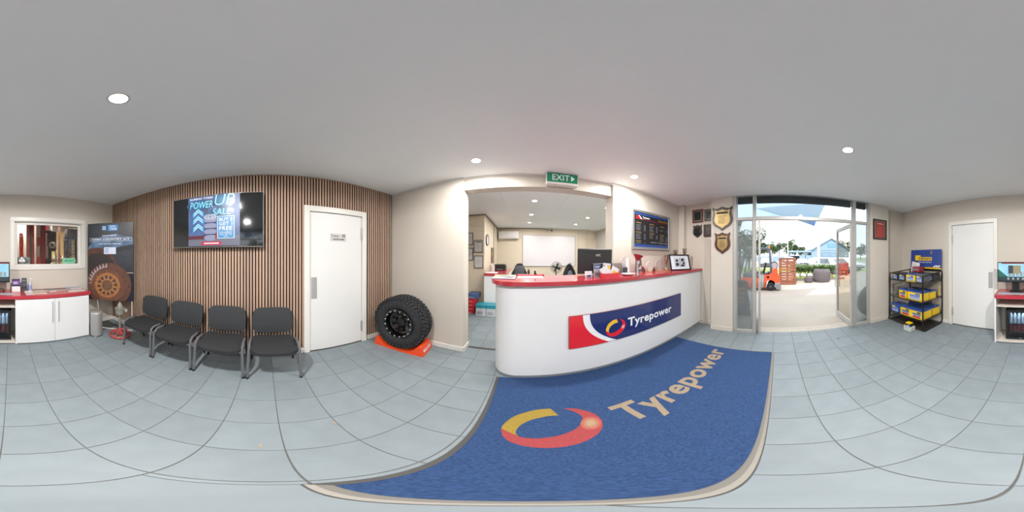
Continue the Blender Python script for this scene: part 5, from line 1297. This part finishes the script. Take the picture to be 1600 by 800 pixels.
ho = thing('hoist_post', 'tall red split hoist post with dark slot, seen through the workshop window', 'hoist', (-.69, -5.5, 0), 0, 'red vehicle hoist posts')
B('column', M_hoist, ho, -.662, -.562, -5.55, -5.35, 0, 3.1); B('column', M_hoist, ho, -.81, -.712, -5.55, -5.35, 0, 3.1); B('back_plate', M_felt, ho, -.712, -.662, -5.60, -5.55, 0, 3.1)
MB().tube([(-.69, -5.5, .1), (-.69, -5.5, 3.0)], .008).build('cable', M_alu, ho); B('base_plate', M_hoist, ho, -.86, -.50, -5.7, -5.3, 0, .02)
hp = thing('hoist_post', 'wide red hoist post with white lettered strip, seen through the workshop window', 'hoist', (-1.05, -5.5, 0), 0, 'red vehicle hoist posts')
B('column', M_hoist, hp, -1.20, -.905, -5.60, -5.45, 0, 3.1); B('flange', mat('hoist_dark', '#a32226', .4), hp, -1.20, -1.05, -5.45, -5.38, 0, 3.1)
F2 = Face((-.91, -5.449, 1.42), (-1, 0, 0), (0, 0, 1), .12, 1.2)
b = MB(); F2.rect(b, .1, .8, 0, .30, .002); b.build('white_strip', M_swhite, hp)
b = MB(); F2.rect(b, .1, .95, .55, .98, .002); st = b.build('white_strip', M_swhite, hp)
b = MB()
for i, chx in enumerate('MOLNAR'): F2.text(b, chx, .32, .72, .90-i*.06, .94-i*.06, .004, .02)
b.build('lettering', M_sred, st); B('base_plate', M_hoist, hp, -1.26, -.85, -5.7, -5.3, 0, .02)
hb = thing('red_hoist_cover', 'round-topped red machine cover left of the hoist posts', 'machine', (-.40, -6.0, 0))
MB().prism([(-.50, -6.0, 0), (-.50, -6.0, 2.2), (-.47, -6.0, 2.28), (-.40, -6.0, 2.30), (-.36, -6.0, 2.28), (-.36, -6.0, 0)], (0, -.25, 0)).build('cover', mat('cover_red', '#e03a28', .35), hb)
F2 = Face((-.39, -5.998, 1.8), (-1, 0, 0), (0, 0, 1), .06, .4); b = MB(); lines(F2, b, .2, .9, 0, 1, 6, .1, .5, .002); b.build('print', M_swhite, hb)
tc_ = thing('tyre_changer', 'black tyre machine with grey side box behind the window glass', 'machine', (-1.3, -5.8, 0))
B('upper_body', mat('machine_dark', '#3a3a38', .5, noise=.15), tc_, -1.68, -1.22, -6.1, -5.7, 1.62, 2.35, bev=.02)
B('lower_body', mat('machine_dark', '#3a3a38', .5), tc_, -1.50, -1.24, -6.0, -5.7, 1.20, 1.72, bev=.02)
B('side_box', mat('machine_grey', '#a9adb3', .4), tc_, -1.34, -1.21, -5.68, -5.62, 1.36, 1.80, bev=.01); B('side_flap', mat('machine_grey', '#a9adb3', .4), tc_, -1.30, -1.23, -5.68, -5.62, 1.80, 2.26, bev=.01)
MB().lathe([(.05, 0), (.10, .0), (.12, .03), (.10, .06), (.05, .06)], 24, M=Matrix.Translation((-1.50, -5.69, 1.83)) @ Matrix.Rotation(-PI/2, 4, 'X')).build('round_port', M_alu_d, tc_)
MB().cyl((-1.40, -5.9, 0), (-1.40, -5.9, 1.3), .10, n=16).build('pedestal', M_felt, tc_)
MB().tube([(-1.64, -5.6, 1.0), (-1.62, -5.6, 1.5), (-1.60, -5.6, 1.62)], .025).build('arm', M_alu, tc_)
tk = thing('white_tank', 'white cylindrical tank above the tyre machine', 'tank', (-1.36, -5.8, 2.36))
MB().lathe([(0, 0), (.16, .01), (.17, .04), (.17, .42), (.12, .48), (0, .5)], 28, (-1.37, -5.8, 2.352)).build('vessel', mat('tank_white', '#d2d2d0', .4), tk)
bmn = thing('steel_portal', 'brown steel post and beam behind the tyre machine', 'frame', (-1.85, -6.2, 0))
B('post', mat('portal_brown', '#7d4a3c', .6), bmn, -2.02, -1.94, -6.4, -6.3, 0, 2.75); B('beam', MATS['portal_brown'], bmn, -2.02, -1.5, -6.4, -6.3, 2.65, 2.8)
sr = thing('steel_shelving', 'grey perforated steel shelving full of papers and rods', 'shelving', (-2.0, -5.0, 0))
for x in (-1.86, -2.14):
    B('post', mat('rack_grey', '#4d4f52', .5), sr, x-.025, x+.025, -5.02, -4.98, 0, 2.0)
    b = MB()
    for i in range(26): b.box(x-.006, x+.006, -4.98, -4.977, 1.2+i*.03, 1.215+i*.03)
    b.build('slot_row', M_swhite, sr)
for z in (.4, 1.0, 1.5, 1.95): B('shelf_board', M_alu, sr, -2.16, -1.84, -5.4, -5.0, z, z+.02)
B('back_sheet', mat('rack_sheet', '#b9bcc2', .4), sr, -2.15, -1.85, -5.4, -5.39, 0, 2.1); B('leaning_sheet', mat('rack_beige', '#cfc4ac', .6), sr, -2.06, -1.96, -5.3, -5.1, 1.02, 1.45)
cg = thing('grey_cabinet', 'grey wall cabinet with a small pink sticker above the shelving', 'cabinet', (-2.0, -4.9, 2.0))
B('body', mat('cab_grey', '#8c9096', .4), cg, -2.20, -1.86, -5.35, -4.95, 2.02, 2.35, bev=.006); B('sticker', mat('sticker_pink', '#c88a9c', .5), cg, -2.04, -1.96, -4.95, -4.946, 2.08, 2.18)
wbn = thing('work_bench', 'cream work bench cluttered with tools under the brick wall', 'bench', (-2.3, -7.6, 0))
B('top', mat('bench_cream', '#c8bd9e', .6), wbn, -3.2, -1.9, -8.3, -7.4, 1.28, 1.36); B('cupboard', MATS['bench_cream'], wbn, -3.1, -2.0, -8.2, -7.5, 0, 1.28)
for i in range(9):
    x = -2.1-i*.11; h = .08+.25*random.random()
    tag(MB().lathe([(0, 0), (.028, 0), (.028, h*.8), (.012, h*.9), (.012, h), (0, h)], 12, (x, -7.6+.1*(i % 2), 1.36)).build('spray_can', mat('can_%d' % (i % 4), ['#d8d5cc', '#5a5348', '#a89a7c', '#8e3a36'][i % 4], .4)), '%s can on the workshop bench, number %s from the steel shelving' % (['white', 'dark brown', 'tan', 'dull red'][i % 4], ['one', 'two', 'three', 'four', 'five', 'six', 'seven', 'eight', 'nine'][i]), 'can', 'cans on the workshop bench')
tag(MB().box(-.50, -.20, -4.4, -4.0, 0, 1.42, bev=.02).build('crate_stack', mat('crate_white', '#d4d2cc', .6, col2='#55617c', nscale=9)), 'stack of pale boxes and rags behind the lower corner of the window', 'boxes')
ap = thing('payment_sticker', 'mint payment sticker on the lower corner of the workshop window', 'sticker', (-1.12, YS-.078, 1.33))
F2 = Face((-.985, YS-.0795, 1.30), (-1, 0, 0), (0, 0, 1), .28, .105)
b = MB(); n_ = 8; out = []
for cx, cy, a0 in ((.82, .5, -PI/2), (.18, .5, PI/2)):
    out += [(cx+.18*math.cos(a0+PI*i/n_), cy+.5*math.sin(a0+PI*i/n_)) for i in range(n_+1)]
F2.poly(b, out, .001); b.build('label_ground', mat('mint', '#7cc4a4', .4), ap)
b = MB(); F2.text(b, 'afterpay', .16, .74, .28, .72, .002, .01, .1); F2.poly(b, [(.78, .3), (.88, .5), (.78, .7), (.80, .5)], .002); b.build('lettering', mat('ink_dark_teal', '#1d3a34', .5), ap)
hz = thing('hazard_sticker', 'white triangular sticker in the lower corner of the workshop window', 'sticker', (-.22, YS-.078, 1.37))
F2 = Face((-.155, YS-.0795, 1.345), (-1, 0, 0), (0, 0, 1), .13, .09)
b = MB(); F2.poly(b, [(0, 0), (1, 0), (.92, .22), (.55, .95), (.45, .95), (.08, .22)], .001); b.build('label_ground', M_swhite, hz)
b = MB(); F2.ell(b, .5, .42, .018, .018, .002, hole=.7, n=16); b.build('ring_mark', M_ink, hz)

# ============================================================ OUTSIDE
struct('forecourt_ground', MB().box(3.1, 14, -30, 30, -.2, -.012), mat('pale_concrete', '#a69e93', .85, noise=.07, nscale=.8, bump=.1, bscale=20))
struct('verge_ground', MB().box(14, 21, -60, 60, -.2, -.01), mat('verge_green', '#8fa552', .9, noise=.15, nscale=1.5))
struct('road_ground', MB().box(21, 42, -90, 60, -.2, -.015), mat('road_grey', '#a5a5a2', .9, noise=.05))
struct('far_ground', MB().box(42, 200, -150, 150, -.2, -.01), mat('far_green', '#8f9c72', .9, noise=.1, nscale=.3))

# --- forklift (side on, rear towards -y), around x = 7.3
FX = 7.3
fk = thing('forklift', 'orange and grey forklift parked outside, seen from its side', 'forklift', (FX, .9, 0))
m_fo = mat('forklift_orange', '#e2502f', .35); m_fg = mat('forklift_grey', '#4d5160', .45); m_fl = mat('forklift_light_grey', '#9a9ca0', .5)
def yz(mb, pts, x0, x1): return mb.prism([(x0, y, z) for y, z in pts], (x1-x0, 0, 0))
b = MB(); yz(b, [(.59, .17), (.58, .67), (.45, .70), (.27, .74), (.22, .93), (.03, .93), (0, .66), (-.08, .52), (-.09, .30), (.10, .28), (.16, .40), (.30, .46), (.44, .42), (.52, .30), (.54, .12), (.60, .12)], FX-.45, FX+.45)
b.build('counterweight', m_fo, fk)
b = MB(); yz(b, [(1.55, .12), (1.55, .55), (.60, .55), (.60, .12)], FX-.45, FX+.45); b.build('chassis', m_fo, fk)
b = MB(); yz(b, [(.74, .14), (.60, .14), (.59, .67), (.74, .67)], FX-.47, FX+.47); b.build('step_panel', m_fl, fk)
b = MB(); yz(b, [(.13, .33), (-.10, .34), (-.10, .05), (.06, .05), (.12, .20)], FX-.46, FX+.46); b.build('rear_bumper', m_fl, fk)
b = MB(); yz(b, [(1.5, .55), (1.5, .72), (.62, .70), (.55, .72), (.28, .70), (.28, .80), (.66, .62)], FX-.44, FX+.44); b.build('deck', m_fg, fk)
for y0_, z_ in ((.31, .17), (1.5, .22)):
    for xx in (FX-.40, FX+.40):
        wl = MB().cyl((xx-.07, y0_, z_), (xx+.07, y0_, z_), z_, n=28).build('wheel', M_rubber, fk)
        MB().cyl((xx-.075, y0_, z_), (xx+.075, y0_, z_), z_*.36, n=16).build('wheel_hub', mat('hub_grey', '#55555a', .5), wl)
for xx in (FX-.42, FX+.42):
    MB().tube([(xx, .30, .70), (xx, .33, 1.25), (xx, .37, 1.76), (xx, .42, 1.80), (xx, 1.35, 1.80), (xx, 1.6, .7)], .035, 8).build('guard_post', m_fg, fk)
b = MB()
for i in range(6): b.box(FX-.42, FX+.42, .45+i*.17, .50+i*.17, 1.775, 1.80)
b.build('guard_bars', m_fg, fk)
b = MB(); yz(b, [(1.05, .62), (.62, .62), (.55, .95), (.47, 1.15), (.55, 1.20), (.66, .80), (1.05, .76)], FX-.22, FX+.22); b.build('driver_seat', M_black, fk)
MB().cyl((FX-.18, .16, 1.07), (FX+.32, .16, 1.07), .15, n=20).build('gas_bottle', mat('gas_silver', '#a4a7b2', .35, .3), fk)
MB().tube([(FX-.2, .16+.16*math.cos(a), 1.07+.16*math.sin(a)) for a in [2*PI*i/16 for i in range(16)]], .012, 6, closed=True).build('bottle_clamp', M_black, fk)
MB().cyl((FX-.15, .38, 1.82), (FX-.15, .38, 1.90), .04, n=14).build('beacon', mat('beacon_orange', '#ef7a22', .3), fk)
MB().tube([(FX, 1.25, .7), (FX, 1.1, 1.05)], .02).lathe([(.12, -.01), (.14, 0), (.12, .01)], 20, (FX, 1.08, 1.07)).build('steering_wheel', M_black, fk)
MB().box(FX-.35, FX-.25, 1.75, 1.85, .05, 2.1).box(FX+.25, FX+.35, 1.75, 1.85, .05, 2.1).box(FX-.35, FX+.35, 1.75, 1.85, 2.0, 2.1).box(FX-.35, FX+.35, 1.76, 1.84, 1.0, 1.1).build('mast', m_fg, fk)
MB().box(FX-.3, FX-.18, 1.87, 2.8, .05, .09).box(FX+.18, FX+.3, 1.87, 2.8, .05, .09).build('forks', M_blacksteel, fk)
MB().cyl((FX-.455, .42, .58), (FX-.45, .42, .58), .06, n=16).build('fuel_cap', M_black, fk)

# --- stacked timber crates
m_crate = mat('crate_timber', '#8a5742', .8, noise=.2, nscale=14, rand=.15)
for k, (z0, lb) in enumerate(((0, 'reddish timber crate outside, the lower of the stack of two'), (.705, 'reddish timber crate outside, the upper of the stack of two'))):
    t = thing('timber_crate', lb, 'crate', (8.9, -.45, z0), 0, 'timber crates by the hedge')
    x0, x1, y0, y1 = 8.35, 9.35, -.93, -.05
    for i in range(5):
        z = z0+.02+i*.135
        B('slat', m_crate, t, x0, x0+.03, y0, y1, z, z+.112); B('slat', m_crate, t, x0+.03, x1, y0, y0+.03, z, z+.112); B('slat', m_crate, t, x0+.03, x1, y1-.03, y1, z, z+.112)
    for yy in (y0+.04, (y0+y1)/2-.05, y1-.14): B('post', m_crate, t, x0+.03, x0+.10, yy, yy+.10, z0, z0+.69)
    B('deck_board', m_crate, t, x0, x1, y0, y1, z0+.0, z0+.02)

# --- hedge, planters
import mathutils
m_leaf = mat('hedge_leaf', '#6f8a4a', .6, noise=.3, nscale=6, col2='#35502a'); m_leaf2 = mat('hedge_leaf_light', '#b0bf62', .6, noise=.2)
def leaf_cloud(n, size, sampler):
    vs, fs = [], []
    for i in range(n):
        p = Vector(sampler()); a = random.random()*6.28; t = random.random()*1.6-.8
        u = Vector((math.cos(a), math.sin(a), random.uniform(-.6, .6))).normalized(); v = u.cross(Vector((math.sin(t), .3, math.cos(t)))).normalized()
        s_ = size*random.uniform(.6, 1.3); k = len(vs)
        vs += [p-u*s_, p+v*s_*.45, p+u*s_, p-v*s_*.45]; fs.append((k, k+1, k+2, k+3))
    return MB().add(vs, fs)
hd = thing('clipped_hedge', 'clipped green hedge on bare stems behind the crates and tyre planters', 'hedge', (10, -2.4, 0))
o = leaf_cloud(9000, .05, lambda: (random.uniform(9.7, 10.5), random.uniform(-3.75, -.75), random.gauss(.70, .12) if random.random() < .8 else random.uniform(.45, .9))).build('foliage', m_leaf, hd); o['kind'] = 'stuff'
o = leaf_cloud(1800, .05, lambda: (random.uniform(9.7, 10.4), random.uniform(-3.7, -.8), random.uniform(.02, .22))).build('undergrowth', m_leaf2, hd); o['kind'] = 'stuff'
for i in range(7):
    y_ = -1.0-i*.42
    MB().tube([(10.05, y_, 0), (10.05, y_+.05, .3), (10.0, y_-.08, .6)], .03, 6).tube([(10.05, y_, .15), (10.1, y_+.2, .6)], .02, 6).build('stem', mat('stem_brown', '#6b5b46', .8), hd)
tag(MB().box(9.665, 9.69, -4.2, -.95, 0, .10).build('garden_kerb', mat('kerb_dark', '#77706a', .8)), 'low dark kerb along the foot of the hedge', 'kerb')
def ground_tyre(name, label, x, y, r, h, n=1):
    t = thing(name, label, 'tyre', (x, y, 0), 0, 'big tyres laid flat by the hedge')
    for k in range(n):
        z = k*h/n; hh = h/n
        o = MB().lathe([(r*.55, z+.01), (r*.9, z+.005), (r, z+hh*.2), (r, z+hh*.8), (r*.9, z+hh*.995), (r*.55, z+hh*.99), (r*.5, z+hh*.6), (r*.5, z+hh*.3), (r*.55, z+.01)], 40, (x, y, 0)).build('tyre', mat('dusty_rubber', '#615b5f', .85, noise=.1, nscale=9), t)
        b = MB()
        for i in range(40):
            Mx = Matrix.Translation((x, y, z+hh/2)) @ Matrix.Rotation(2*PI*i/40, 4, 'Z')
            b.box(r-.005, r+.012, -.02, .012, -hh*.3, hh*.3, M=Mx)
        b.build('tread_blocks', MATS['dusty_rubber'], t)
    MB().lathe([(0, h*.9), (r*.55, h*.9)], 24, (x, y, 0)).build('soil', mat('soil', '#5c4f41', .95), t)
ground_tyre('tyre_planter', 'large flat tractor tyre planter beside the hedge', 9.15, -2.52, .50, .70)
ground_tyre('tyre_planter', 'small flat tyre leaning low beside the large planter', 9.05, -1.72, .24, .30)
# --- poles
fp_ = tag(MB().cyl((19.2, -1.17, 0), (19.2, -1.17, 4.8), .06, n=12).build('flag_pole', mat('pole_white', '#c9cace', .5)), 'thin white flag pole over the parked cars', 'pole')
tag(MB().cyl((14.0, -3.57, 0), (14.0, -3.57, 7.0), .125, n=16).build('light_pole', mat('pole_grey', '#b5b1bd', .6)), 'thick pale light pole rising behind the hedge', 'pole')
# --- cars
m_tw = mat('car_glass', '#5a6672', .1); m_cw = mat('car_white', '#e4e6ea', .25, coat=.4); m_ct = mat('car_trim', '#3c3d42', .5)
def car(name, label, x, y, L, Wd, H, m, face_x=True, van=False, rz=0):
    """car built nose along local -x, then turned"""
    t = thing(name, label, 'car', (x, y, 0), rz, 'parked vehicles across the forecourt')
    zb, zs = .25, H*.58
    prof = [(-L/2, zb), (-L/2, zs*.85), (-L*.28, zs), (-L*.14, H*.97), (L*.20, H), (L*.38, zs*1.02), (L/2, zs*.95), (L/2, zb)] if not van else \
           [(-L/2, zb), (-L/2, H*.5), (-L*.36, H*.62), (-L*.22, H*.97), (L*.46, H), (L/2, H*.9), (L/2, zb)]
    b = MB()
    vs, n = [], len(prof)
    for sgy in (-1, 1):
        for px_, pz in prof:
            tw = Wd/2*(1 if pz < zs*1.05 else .82); vs.append((px_, sgy*tw, pz))
    b.add(vs, [tuple(range(n))[::-1], tuple(range(n, 2*n))]+[(i, (i+1) % n, n+(i+1) % n, n+i) for i in range(n)]); b.build('body', m, t, local=True)
    ws_ = [(-L*.27, zs*1.03), (-L*.145, H*.93)] if not van else [(-L*.35, H*.65), (-L*.235, H*.93)]
    def pane(nm, x0, z0, x1, z1, e):
        MB().add([(x0-e, -Wd*.40, z0), (x0-e, Wd*.40, z0), (x1-e, Wd*.37, z1), (x1-e, -Wd*.37, z1)], [(0, 1, 2, 3)]).build(nm, m_tw, t, local=True)
    pane('windscreen', ws_[0][0], ws_[0][1], ws_[1][0], ws_[1][1], .012)
    if not van: MB().add([(L*.365, -Wd*.40, zs*1.05), (L*.365, Wd*.40, zs*1.05), (L*.215, Wd*.37, H*.95), (L*.215, -Wd*.37, H*.95)], [(0, 1, 2, 3)]).build('rear_window', m_tw, t, local=True)
    for sgy in (-1, 1):
        MB().add([(-L*.20, sgy*Wd*.462, zs*1.08), (L*.30, sgy*Wd*.462, zs*1.08), (L*.19, sgy*Wd*.415, H*.93), (-L*.12, sgy*Wd*.415, H*.93)], [(0, 1, 2, 3)]).build('side_window', m_tw, t, local=True)
        for xx in (-L*.33, L*.31):
            wl = MB().cyl((xx, sgy*(Wd/2-.16), .31), (xx, sgy*(Wd/2+.01), .31), .31, n=20).build('wheel', M_rubber, t, local=True)
            MB().cyl((xx, sgy*(Wd/2), .31), (xx, sgy*(Wd/2+.02), .31), .18, n=14).build('wheel_hub', M_alu, wl, local=True)
    for sx_ in (-1, 1): MB().box(min(sx_*L/2, sx_*(L/2+.03)), max(sx_*L/2, sx_*(L/2+.03)), -Wd*.46, Wd*.46, .28, .45).build('bumper', m_ct, t, local=True)
    MB().box(-L/2-.01, -L/2+.02, -Wd*.25, Wd*.25, .52, zs*.75).build('grille', m_ct, t, local=True)
    for sgy in (-1, 1): MB().box(-L/2-.012, -L/2+.02, sgy*Wd*.28, sgy*Wd*.44, .55, zs*.78).build('headlamp', M_swhite, t, local=True)
    return t
car('parked_van', 'white four-wheel drive parked beyond the forklift, left of the flag pole', 31, -2.1, 4.4, 1.8, 1.35, m_cw, van=True)
car('parked_sedan', 'pale blue sedan parked between the two poles', 27, -4.0, 4.3, 1.55, 1.1, mat('car_silver', '#cfd6de', .3, coat=.4))
car('parked_sedan', 'white sedan parked behind the light pole', 25, -5.6, 4.3, 1.5, 1.1, m_cw)
car('parked_van', 'white van close behind the tyre planters', 14.2, -4.75, 4.6, 1.75, 1.36, m_cw, van=True, rz=.35)
car('parked_ute', 'white utility seen through the glass of the open door leaf', 16.5, -7.1, 4.6, 1.8, 1.35, m_cw, rz=.3)
car('parked_sedan', 'dark hatchback standing beyond the forklift cab', 24, 1.6, 4.2, 1.7, 1.3, mat('car_grey', '#8a8f98', .3, coat=.4))
car('parked_sedan', 'red sedan behind the hazy side glass', 22, 6.0, 4.2, 1.7, 1.3, mat('car_red', '#a83a3a', .3, coat=.4))
tag(MB().box(11.5, 11.7, -5.35, -4.5, .35, .95, bev=.03).box(11.45, 11.75, -5.25, -5.15, 0, .35).box(11.45, 11.75, -4.7, -4.6, 0, .35).build('red_barrier', mat('barrier_red', '#a04240', .5)), 'dull red barrier seen through the open glass door leaf', 'barrier')

# --- blue shed, lean-to and wall
bd = thing('blue_shed', 'pale blue gabled shed with large doors across the road', 'building', (52, -16.6, 0))
m_sh = mat('shed_blue', '#7b8fa5', .7, noise=.04); m_shd = mat('shed_blue_dark', '#6c8098', .7)
MB().box(50, 64, -23.2, -10.4, 0, 3.45).build('wall', m_sh, bd)
MB().prism([(49.9, -23.2, 3.45), (49.9, -10.4, 3.45), (49.9, -16.9, 7.2)], (14, 0, 0)).build('gable', m_sh, bd)
MB().prism([(49.4, -10.35, 3.46), (49.4, -16.9, 7.25), (49.4, -24.0, 3.30), (49.4, -24.0, 3.47), (49.4, -16.9, 7.45), (49.4, -10.35, 3.63)], (15, 0, 0)).build('roof', mat('shed_roof', '#8298ac', .6), bd)
for y0_, y1_ in ((-16.0, -13.4), (-18.8, -16.2)):
    dd = MB().box(49.93, 50, y0_, y1_, 0, 2.9).build('shed_door', m_shd, bd)
    q = MB(); [q.box(49.9, 49.93, y0_+.5+i*.5, y0_+.85+i*.5, 1.7, 2.2) for i in range(3)]; q.build('door_pane', m_sh, dd)
MB().box(49.85, 50, -20.4, -15.6, 4.3, 5.6).build('sign_board', mat('shed_sign', '#4a86bd', .5), bd)
F2 = Face((49.84, -15.9, 4.5), (0, -1, 0), (0, 0, 1), 4.2, .9); b = MB(); lines(F2, b, 0, 1, 0, 1, 2, .2, .45, .02); b.build('sign_print', m_sh, bd)
lt = thing('blue_lean_to', 'long low blue open shelter joined to the gabled shed', 'building', (52, -6.8, 0))
MB().box(49.5, 56, -10.3, -3.2, 2.75, 3.25).build('roof', m_sh, lt); MB().box(55.5, 56, -10.3, -3.3, 0, 1.7).build('back_wall', m_shd, lt)
MB().box(50, 50.2, -10.3, -6.8, 0, 1.85).build('front_wall', m_sh, lt); MB().box(50, 56, -4.0, -3.3, 0, 2.75).build('side_wall', m_shd, lt)
for y_ in (-8.6, -6.8): MB().box(50, 50.15, y_, y_+.15, 0, 2.75).build('post', m_sh, lt)
fn_ = thing('blue_fence', 'long pale blue fence in front of the distant trees', 'fence', (50, 8, 0))
for i in range(12):
    B('panel', m_sh, fn_, 50, 50.1, -3.2+i*2.4+.05, -3.2+(i+1)*2.4, 0, 1.55)
# --- trees
m_tr = mat('tree_green', '#7f935e', .7, col2='#4f6342', nscale=3); m_td = mat('tree_dark', '#5f7350', .7, col2='#364a31', nscale=3); m_bark = mat('bark', '#6a5c4c', .9)
def tree(label, x, y, h, r, m, n=1500, ls=.35, trunk=None):
    t = thing('tree', label, 'tree', (x, y, 0), 0, 'trees beyond the forecourt')
    cs_ = [(random.gauss(0, r*.35), random.gauss(0, r*.45), random.uniform(h*.35, h*.88), r*random.uniform(.35, .6)) for _ in range(9)]
    def smp():
        c_ = random.choice(cs_)
        d = Vector((random.gauss(0, 1), random.gauss(0, 1), random.gauss(0, 1))).normalized()*c_[3]*random.uniform(.7, 1)
        return (x+c_[0]+d.x, y+c_[1]+d.y, max(.3, min(h, c_[2]+d.z)))
    o = leaf_cloud(n, ls, smp).build('crown', m, t); o['kind'] = 'stuff'
    b = MB().tube([(x, y, 0), (x+.1, y, h*.3), (x, y+.1, h*.6)], .02*h, 8)
    for k in range(4): c_ = cs_[k]; b.tube([(x, y, h*.3), (x+c_[0]*.5, y+c_[1]*.5, h*.45), (x+c_[0], y+c_[1], c_[2])], .009*h, 6)
    b.build('trunk', m_bark, t)
kinds = ['tall grey-green gum tree', 'broad green tree', 'pale green bushy tree', 'feathery olive tree']
pos = ['behind the left end of the blue fence', 'behind the blue fence near the flag pole', 'behind the flag pole', 'behind the lean-to roof', 'behind the right half of the lean-to', 'between lean-to and gabled shed', 'beyond the gabled shed ridge', 'far left behind the fence', 'behind the fence, seen over the forklift']
for i, (y_, h_, r_) in enumerate(((5.6, 7.8, 2.4), (2.6, 8.4, 2.3), (-.6, 9.3, 2.6), (-4.2, 8.8, 2.6), (-7.6, 7.6, 2.6), (-11.2, 7.0, 2.8), (-21.5, 8.6, 2.6), (12, 9, 3), (8.8, 8.2, 2.6))):
    tree('%s %s' % (kinds[i % 4], pos[i]), (66, 73, 79)[i % 3] if i != 6 else 92, y_ if i != 6 else -29, h_, r_, m_tr if i % 2 else m_td, 1500, .38)
for i, (y_, h_) in enumerate(((20, 9), (27, 10), (36, 10), (-30, 9), (-40, 10), (-52, 9))):
    tree('distant tree %s' % ['past the end of the fence', 'well past the end of the fence', 'farthest along the fence side', 'past the gabled shed', 'well past the gabled shed', 'farthest on the shed side'][i], 72, y_, h_, 3.6, m_td, 1200, .5)
tree('dark overhanging tree close behind the forklift', 14.5, 2.6, 4.9, 1.35, m_td, 3800, .10)
tree('tall dark tree filling the hazy side glass', 15.5, 5.0, 6.2, 2.0, m_td, 4200, .14)

# --- shade sail over the entrance
def sail_mat(name, c):
    m = mat(name, c, .8); nt = m.node_tree; o = nt.nodes['Material Output']; b = nt.nodes['Principled BSDF']
    tr = nt.nodes.new('ShaderNodeBsdfTranslucent'); tr.inputs['Color'].default_value = (*[min(1, v*1.25) for v in lin(c)], 1)
    mx = nt.nodes.new('ShaderNodeMixShader'); mx.inputs['Fac'].default_value = .8
    nt.links.new(b.outputs[0], mx.inputs[1]); nt.links.new(tr.outputs[0], mx.inputs[2]); nt.links.new(mx.outputs[0], o.inputs['Surface'])
    return m
M_sail = sail_mat('sail_blue', '#9dbde0'); M_sail2 = sail_mat('sail_pale', '#c3ccd2')
ss = thing('shade_sail', 'pale blue shade sail stretched above the entrance', 'sail', (4.4, 0, 3))
def sheet(pts, t=.004):
    c = sum((Vector(p) for p in pts), Vector())/len(pts); n = len(pts)
    vs = [Vector(p) for p in pts]+[c]; vs2 = [p+Vector((0, 0, t)) for p in vs]
    return MB().add(vs+vs2, [((i+1) % n, i, n) for i in range(n)]+[(n+1+i, n+1+(i+1) % n, 2*n+1) for i in range(n)]+[(i, (i+1) % n, n+1+(i+1) % n, n+1+i) for i in range(n)])
sheet([(3.45, 3.6, 3.2), (3.45, -.6, 3.2), (4.9, -1.487, 3.17), (5.0, -1.13, 2.42), (5.0, -.62, 2.60), (5.0, .8, 2.64), (5.1, 3.8, 2.68)]).build('cloth', M_sail2, ss)
MB().prism([(4.985, -1.135, 2.415), (4.985, -.60, 2.585), (4.985, -.60, 2.68), (4.965, -1.20, 2.66)], (.008, 0, .0)).build('corner_patch', M_sail, ss)
MB().tube([(4.99, -1.14, 2.43), (5.6, -1.6, 3.2)], .01, 6).build('tension_rope', M_alu, ss)
# --- sandwich board and spare tyre right outside
ab = thing('sandwich_board', 'grey A-frame sandwich board behind the left side glass', 'sign', (3.75, .78, 0))
MB().prism([(3.72, .98, 0), (3.72, .62, 0), (3.72, .74, .88), (3.72, .98, .90)], (.02, 0, 0)).build('front_board', mat('board_grey', '#6a6f76', .5), ab)
MB().tube([(3.95, .62, 0), (3.78, .78, .86)], .012).tube([(3.95, .96, 0), (3.78, .93, .86)], .012).tube([(3.92, .64, .25), (3.92, .95, .25)], .008).build('rear_frame', M_alu, ab)
F2 = Face((3.719, .95, .3), (0, -1, 0), (0, 0, 1), .2, .45); b = MB(); lines(F2, b, 0, 1, 0, 1, 4, .2, .4, .002); b.build('orange_print', mat('print_orange', '#c47a4a', .5), ab)
lt_ = thing('leaning_tyre', 'large grey tyre leaning outside the right side glass', 'tyre', (3.15, -2.1, 0))
Mx = Matrix.Translation((3.15, -2.10, .40)) @ Matrix.Rotation(math.radians(86), 4, 'Y')
MB().lathe([(.22, -.09), (.33, -.10), (.385, -.07), (.40, 0), (.385, .07), (.33, .10), (.22, .09), (.20, 0), (.22, -.09)], 44, M=Mx).build('tyre', MATS['dusty_rubber'], lt_)
b = MB()
for i in range(44): b.box(.392, .41, -.016, .016, -.07, .07, M=Mx @ Matrix.Rotation(2*PI*i/44, 4, 'Z'))
b.build('tread_blocks', MATS['dusty_rubber'], lt_)

# small litter on the floor
for i, (x, y, lb) in enumerate(((-.80, .36, 'dry curled leaf on the tiles in front of the chairs'), (-.62, -.02, 'tiny leaf scrap on the tiles near the room centre'), (2.45, -.95, 'dark leaf on the tiles inside the entrance'))):
    tag(MB().prism([(x-.02, y, .001), (x, y+.012, .001), (x+.03, y+.004, .001), (x+.006, y-.012, .001)], (0, 0, .004)).build('fallen_leaf', mat('leaf_%d' % (i // 2), '#94897a' if i < 2 else '#3a3630', .7)), lb, 'leaf')

# joined small print, pegs and the like: too small to pick apart
SMALL = ('print', 'lettering', 'engraving', 'white_print', 'yellow_print', 'faded_lettering', 'dark_band', 'neon_lettering', 'chevron_line', 'chevron_glow', 'neon_glow',
         'blue_band', 'orange_print', 'label_print', 'button_print', 'offer_lettering', 'sign_print', 'slot_row', 'guard_bars', 'photo_dark', 'white_blossom', 'round_icon',
         'skyline', 'tread_blocks', 'sidewall_relief', 'snowy_tread', 'rim_window', 'tyre_gap', 'tyre_column', 'wheel_rim', 'cage', 'board_joint', 'door_pane', 'label_sheet', 'white_shape', 'cover_strip')
for o in list(COL.objects):
    if o.type == 'MESH' and o.parent is not None and o.name.split('.')[0] in SMALL: o['kind'] = 'stuff'
